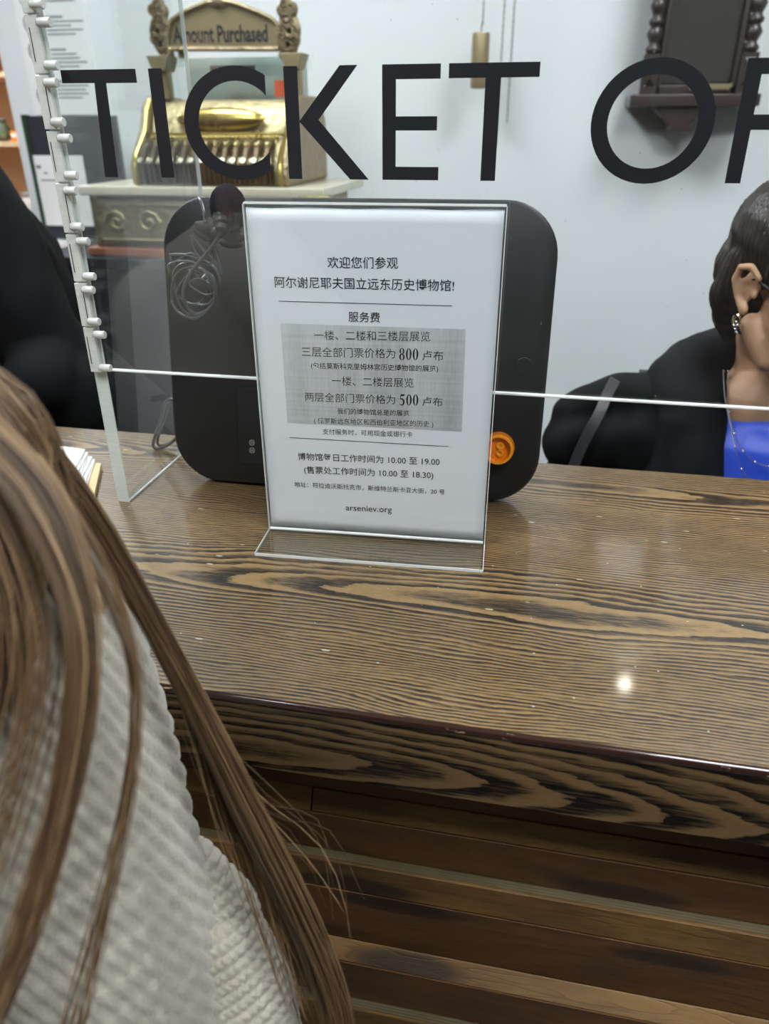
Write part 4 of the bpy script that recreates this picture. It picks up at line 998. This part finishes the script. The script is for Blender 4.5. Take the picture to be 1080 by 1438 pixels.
# --- person in black at the left
lp = thing('person', 'person in a loose black top sitting beyond the screen, head out of view', 'person', (-.98, 1.32, 0))
ly = 1.22
lh = Vector((-1.16, 1.36, T+.46)); LR = rotz(math.radians(35))
lb_ = head_shapes(lh, LR) + chain_shapes([lh+Vector((0, .03, -.06)), lh+Vector((0, .02, -.17))], [.05, .055])
s0 = PY(-15, 262, ly)
def LP(px, py, y=ly): return PY(px, py, y)
lw = chain_shapes([lh+Vector((.02, .02, -.19)), LP(-80, 240), LP(-50, 268)], [.075, .072, .072]) 
lw += chain_shapes([LP(-50, 268), LP(-10, 335), LP(32, 418), LP(72, 495)], [.072, .075, .075, .070])
lw += chain_shapes([LP(72, 495), LP(60, 540, ly-.08), LP(10, 570, ly-.12)], [.066, .058, .05])
lw += [(Vector((-1.12, 1.38, T-.02)), (.22, .15, .30), None), (Vector((-1.10, 1.38, T-.35)), (.21, .17, .26), None), (LP(-60, 420), (.16, .12, .2), None), (LP(20, 520, ly+.05), (.14, .1, .14), None)]
lw += chain_shapes([lh+Vector((-.03, .02, -.19)), lh+Vector((-.2, .05, -.25)), Vector((-1.46, 1.36, T-.1)), Vector((-1.30, 1.15, T-.2))], [.075, .075, .06, .045])
lb_ += [(Vector((-1.12, 1.38, T+.0)), (.18, .11, .27), None), (Vector((-1.10, 1.38, T-.35)), (.17, .14, .24), None)]
lb_ += chain_shapes([lh+Vector((0, .02, -.16)), Vector((-1.13, 1.38, T+.18))], [.055, .08])
lb_ += chain_shapes([LP(60, 540, ly-.08), LP(10, 570, ly-.12), LP(-30, 575, ly-.15)], [.03, .028, .03]) + chain_shapes([Vector((-1.13, 1.38, T+.15)), LP(-50, 290), LP(60, 480), LP(60, 540, ly-.08)], [.06, .05, .042, .03])
for k in range(5): lb_ += chain_shapes([LP(-30, 575, ly-.15), LP(-55, 575+8*k-16, ly-.17), LP(-70, 580+8*k-16, ly-.16)], [.012, .009, .007])
for q in (-1, 1):
    lb_ += chain_shapes([Vector((-1.10+q*.09, 1.36, .52)), Vector((-.80+q*.11, 1.10, .54)), Vector((-.80+q*.11, 1.12, .10)), Vector((-.72+q*.11, 1.0, .035))], [.085, .06, .042, .03])
    lw += chain_shapes([Vector((-1.10+q*.09, 1.36, .52)), Vector((-.80+q*.11, 1.10, .545)), Vector((-.80+q*.11, 1.12, .16))], [.10, .075, .055])
lw += [(LP(150, 590, 1.30), (.13, .10, .13), None), (LP(200, 620, 1.32), (.12, .1, .12), None), (LP(90, 560, 1.2), (.1, .08, .1), None)]
lw += chain_shapes([LP(95, 490, 1.25), LP(150, 560, 1.28), LP(215, 600, 1.3)], [.06, .085, .075]) + chain_shapes([LP(200, 640, 1.32), Vector((-.70, 1.30, .55))], [.11, .11])
union('body', lb_, M['skin'], lp, .006, 3)
union('loose_top', lw, M['cloth_black'], lp, .0065, 4, lambda c: np.array([.016*mnoise.noise(Vector((c_[0]*9, c_[1]*7, c_[2]*5)))+.006*mnoise.noise(Vector((c_[0]*22, c_[1]*22, c_[2]*10))) for c_ in c]))
union('hair', [(lh+LR @ Vector((0, .03, .05)), (.085, .10, .088), LR), (lh+LR @ Vector((0, .07, -.03)), (.075, .06, .09), LR)], M['hair_dark'], lp, .005, 3)

# --- visitor in the cream knitted sweater, close to the camera at the left
SHA = PD(-60, 640, .38)
vis = thing('person', 'person with long brown hair in a cream ribbed knit sweater at the counter', 'person', (-.42, .12, 0))
vh = Vector((-.43, .20, T+.40)); VR = rotz(math.radians(180+25))
vb = head_shapes(vh, VR, s=1.0) + chain_shapes([vh+Vector((0, -.01, -.05)), vh+Vector((-.01, -.05, -.17))], [.05, .055])
def A(px, py, d): return PD(px, py, d)
arm = [A(-150, 740, .40), A(-50, 900, .42), A(28, 1080, .44), A(92, 1250, .46), A(145, 1420, .48), A(165, 1600, .51)]
vb += [(Vector((-.45, .10, T-.02)), (.15, .10, .26), None), (Vector((-.45, .10, T-.30)), (.15, .12, .20), None)]
vb += chain_shapes([vh+Vector((-.01, -.05, -.15)), Vector((-.40, .12, T+.16)), arm[0]+Vector((-.02, 0, -.03)), arm[2], arm[4]], [.055, .07, .045, .04, .034])
vb += chain_shapes([arm[4], arm[5], Vector((-.26, .33, T-.28))], [.032, .028, .026])
hnd = Vector((-.26, .36, T-.31)); vb += [(hnd, (.02, .04, .035), None)]
for k in range(4): vb += chain_shapes([hnd+Vector((.0, .02, .02-.014*k)), hnd+Vector((.006, .045, .018-.015*k)), hnd+Vector((.002, .058-.003*abs(k-1), .006-.015*k))], [.009, .0085, .007])
vb += chain_shapes([hnd+Vector((0, 0, .03)), hnd+Vector((.01, .03, .045)), hnd+Vector((.01, .05, .045))], [.012, .010, .008])
vb += chain_shapes([Vector((-.50, .10, T+.15)), Vector((-.64, .10, T+.1)), Vector((-.68, .08, T-.18)), Vector((-.60, .24, T-.25))], [.06, .045, .038, .028])
for q in (-1, 1): vb += chain_shapes([Vector((-.45+q*.08, .10, T-.38)), Vector((-.45+q*.09, .11, .50)), Vector((-.45+q*.09, .08, .10)), Vector((-.44+q*.10, .20, .035))], [.095, .06, .042, .034])
union('body', vb, M['skin'], vis, .006, 3)
# the sweater: ribs are real ridges
axv = (arm[4]-arm[0]).normalized(); ribn = np.array((_r*-.72 - _u*.69 - _f*.45).normalized())
def rib(co):
    lo_ = np.array([mnoise.noise(Vector(c_)*14) for c_ in co]); ph = co @ ribn*(2*PI/.0078) + lo_*1.6
    side = np.cross(ribn, (0, 0, 1.)); ph2 = co @ side*(2*PI/.0042)
    return .0030*np.abs(np.sin(ph/2))**.7*1.0 + .00045*np.sin(ph2+ph)*1.0 + .004*lo_
sw = chain_shapes(arm[:5], [.086, .094, .088, .083, .080])
sw += [(Vector((-.44, .10, T+.02)), (.21, .13, .20), None)] + chain_shapes([Vector((-.45, .08, T+.17)), arm[0]+Vector((-.04, 0, .01))], [.085, .082])
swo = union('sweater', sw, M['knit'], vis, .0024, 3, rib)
sw2 = [(Vector((-.46, .10, T-.22)), (.20, .15, .25), None), (Vector((-.47, .10, T-.08)), (.20, .145, .22), None)] + chain_shapes([Vector((-.52, .08, T+.15)), Vector((-.65, .10, T+.08)), Vector((-.69, .08, T-.18)), Vector((-.61, .22, T-.25))], [.085, .075, .06, .05])
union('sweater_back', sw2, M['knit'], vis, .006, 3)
# far cuff and sleeve in clearer focus
slv = [A(255, 1235, .50), A(300, 1290, .50), A(330, 1370, .50), A(345, 1470, .50), A(330, 1600, .50)]
def rib2(co):
    n2 = np.array((slv[3]-slv[0]).normalized()); lo_ = np.array([mnoise.noise(Vector(c_)*20) for c_ in co])
    sd = np.cross(n2, np.array(_f)); ph = co @ n2*(2*PI/.0072)+lo_*1.2; ph2 = co @ sd*(2*PI/.0040)
    return .0016*np.abs(np.sin(ph/2))**.7 + .0006*np.sin(ph2+1.5*np.sin(ph)) + .003*lo_
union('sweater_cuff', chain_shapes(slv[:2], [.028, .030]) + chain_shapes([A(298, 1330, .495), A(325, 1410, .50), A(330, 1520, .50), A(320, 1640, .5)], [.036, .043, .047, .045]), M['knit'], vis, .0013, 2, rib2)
vpan = [Vector((-.45, .10, T-.40))]
tr_ = []
for q in (-1, 1): tr_ += chain_shapes([Vector((-.45+q*.08, .10, T-.40)), Vector((-.45+q*.09, .11, .50)), Vector((-.45+q*.09, .08, .12))], [.115, .078, .06])
union('trousers', tr_, M['navy'], vis, .007, 3)
# long brown hair: locks of many single hairs
hm = MB(); tones = []
def lock(guide, rads, n, hr_=.0004, spread_pow=.5, jit=.0):
    g_ = spline(guide, 6); m_ = len(g_)
    for i in range(n):
        a = random.uniform(0, 2*PI); rr = random.random()**spread_pow; t0 = 0; t1 = m_ if random.random() < .7 else random.randint(m_//2, m_)
        wv = random.uniform(0, 6); aa = random.uniform(-.3, .3); pts_ = []
        for j in range(t0, t1, 2):
            u = j/(m_-1); k = u*(len(rads)-1); i0 = int(min(k, len(rads)-2)); rd = rads[i0]+(rads[i0+1]-rads[i0])*(k-i0)
            ang = a+aa*u*3; o_ = _r*math.cos(ang)*rd*rr + (_u*.3+_f).normalized()*math.sin(ang)*rd*rr
            pts_.append(g_[j] + o_ + _r*jit*math.sin(wv+u*7)*u)
        if len(pts_) > 2:
            n0_ = len(hm.v); hm.tube(pts_, [hr_]*(len(pts_)-2)+[hr_*.8, hr_*.3], 3, cap=False); tones.extend([min(1, max(0, random.gauss(.45, .25)))]*(len(hm.v)-n0_))
crown = vh+Vector((.0, 0, .09)); side = vh+Vector((.085, .03, .0))
# the mass at the shoulder
lock([crown, side+Vector((.01, .0, .03)), A(-230, 430, .30), A(-95, 595, .31), A(-65, 740, .315), A(-25, 880, .32), A(-20, 1000, .33)], [.03, .03, .036, .040, .036, .020, .012], 900, .00042, .55, .006)
lock([side, A(-190, 450, .32), A(-45, 555, .32), A(30, 655, .33), A(88, 785, .34), A(120, 860, .34)], [.02, .026, .026, .018, .010, .008], 600, .00040, .6, .004)
# long lock swinging past the arm
lock([side, A(-150, 430, .34), A(0, 580, .35), A(110, 700, .36), A(195, 840, .38), A(268, 975, .40), A(345, 1130, .42), A(420, 1280, .44), A(470, 1410, .45), A(490, 1550, .45)], [.02, .02, .014, .007, .0055, .0055, .0075, .009, .008, .006], 420, .00030, .8, .004)
lock([A(30, 600, .35), A(120, 710, .36), A(200, 850, .38), A(268, 985, .40), A(330, 1140, .43), A(385, 1260, .45), A(440, 1420, .46)], [.006, .003, .003, .004, .010, .016, .014], 110, .00026, 1, .006)
# lock lying on the sweater
lock([A(-60, 580, .27), A(40, 680, .27), A(100, 810, .27), A(117, 930, .27), A(98, 1080, .275), A(60, 1230, .28), A(20, 1350, .28), A(-30, 1460, .28)], [.012, .010, .007, .0055, .0052, .0055, .0052, .0055], 170, .00030, .75, .003)
lock([A(40, 640, .29), A(130, 780, .29), A(180, 900, .295), A(190, 1010, .30), A(175, 1140, .31), A(140, 1290, .32), A(110, 1420, .33), A(90, 1500, .33)], [.006, .005, .0036, .003, .003, .003, .004, .004], 30, .00028, .8, .003)
lock([A(-40, 640, .28), A(20, 760, .28), A(50, 880, .28), A(40, 1010, .285), A(0, 1150, .29), A(-40, 1280, .29)], [.012, .014, .014, .014, .014, .012], 50, .00028, .8, .004)
# loose single hairs
for k in range(16):
    x = random.uniform(-30, 60)
    lock([A(260+x*.4, 1000, .41), A(320+x, 1100+random.uniform(-40, 40), .42), A(400+x*1.4, 1180+random.uniform(-40, 60), .44), A(440+x*1.3, 1300+random.uniform(-60, 60), .45)], [.002, .004], 1, .00022, 1, .004)
hob = hm.build('hair', M['hair_brown'], vis, recalc=False, smooth=True)
if len(hob.data.vertices) == len(tones):
    ta = hob.data.attributes.new('tone', 'FLOAT', 'POINT'); ta.data.foreach_set('value', tones)
else: print('TONES', len(hob.data.vertices), len(tones))
union('hair_cap', [(vh+VR @ Vector((0, .03, .05)), (.085, .10, .088), VR), (vh+VR @ Vector((0, .07, -.03)), (.08, .06, .09), VR)], M['hair_brown'], vis, .005, 3)
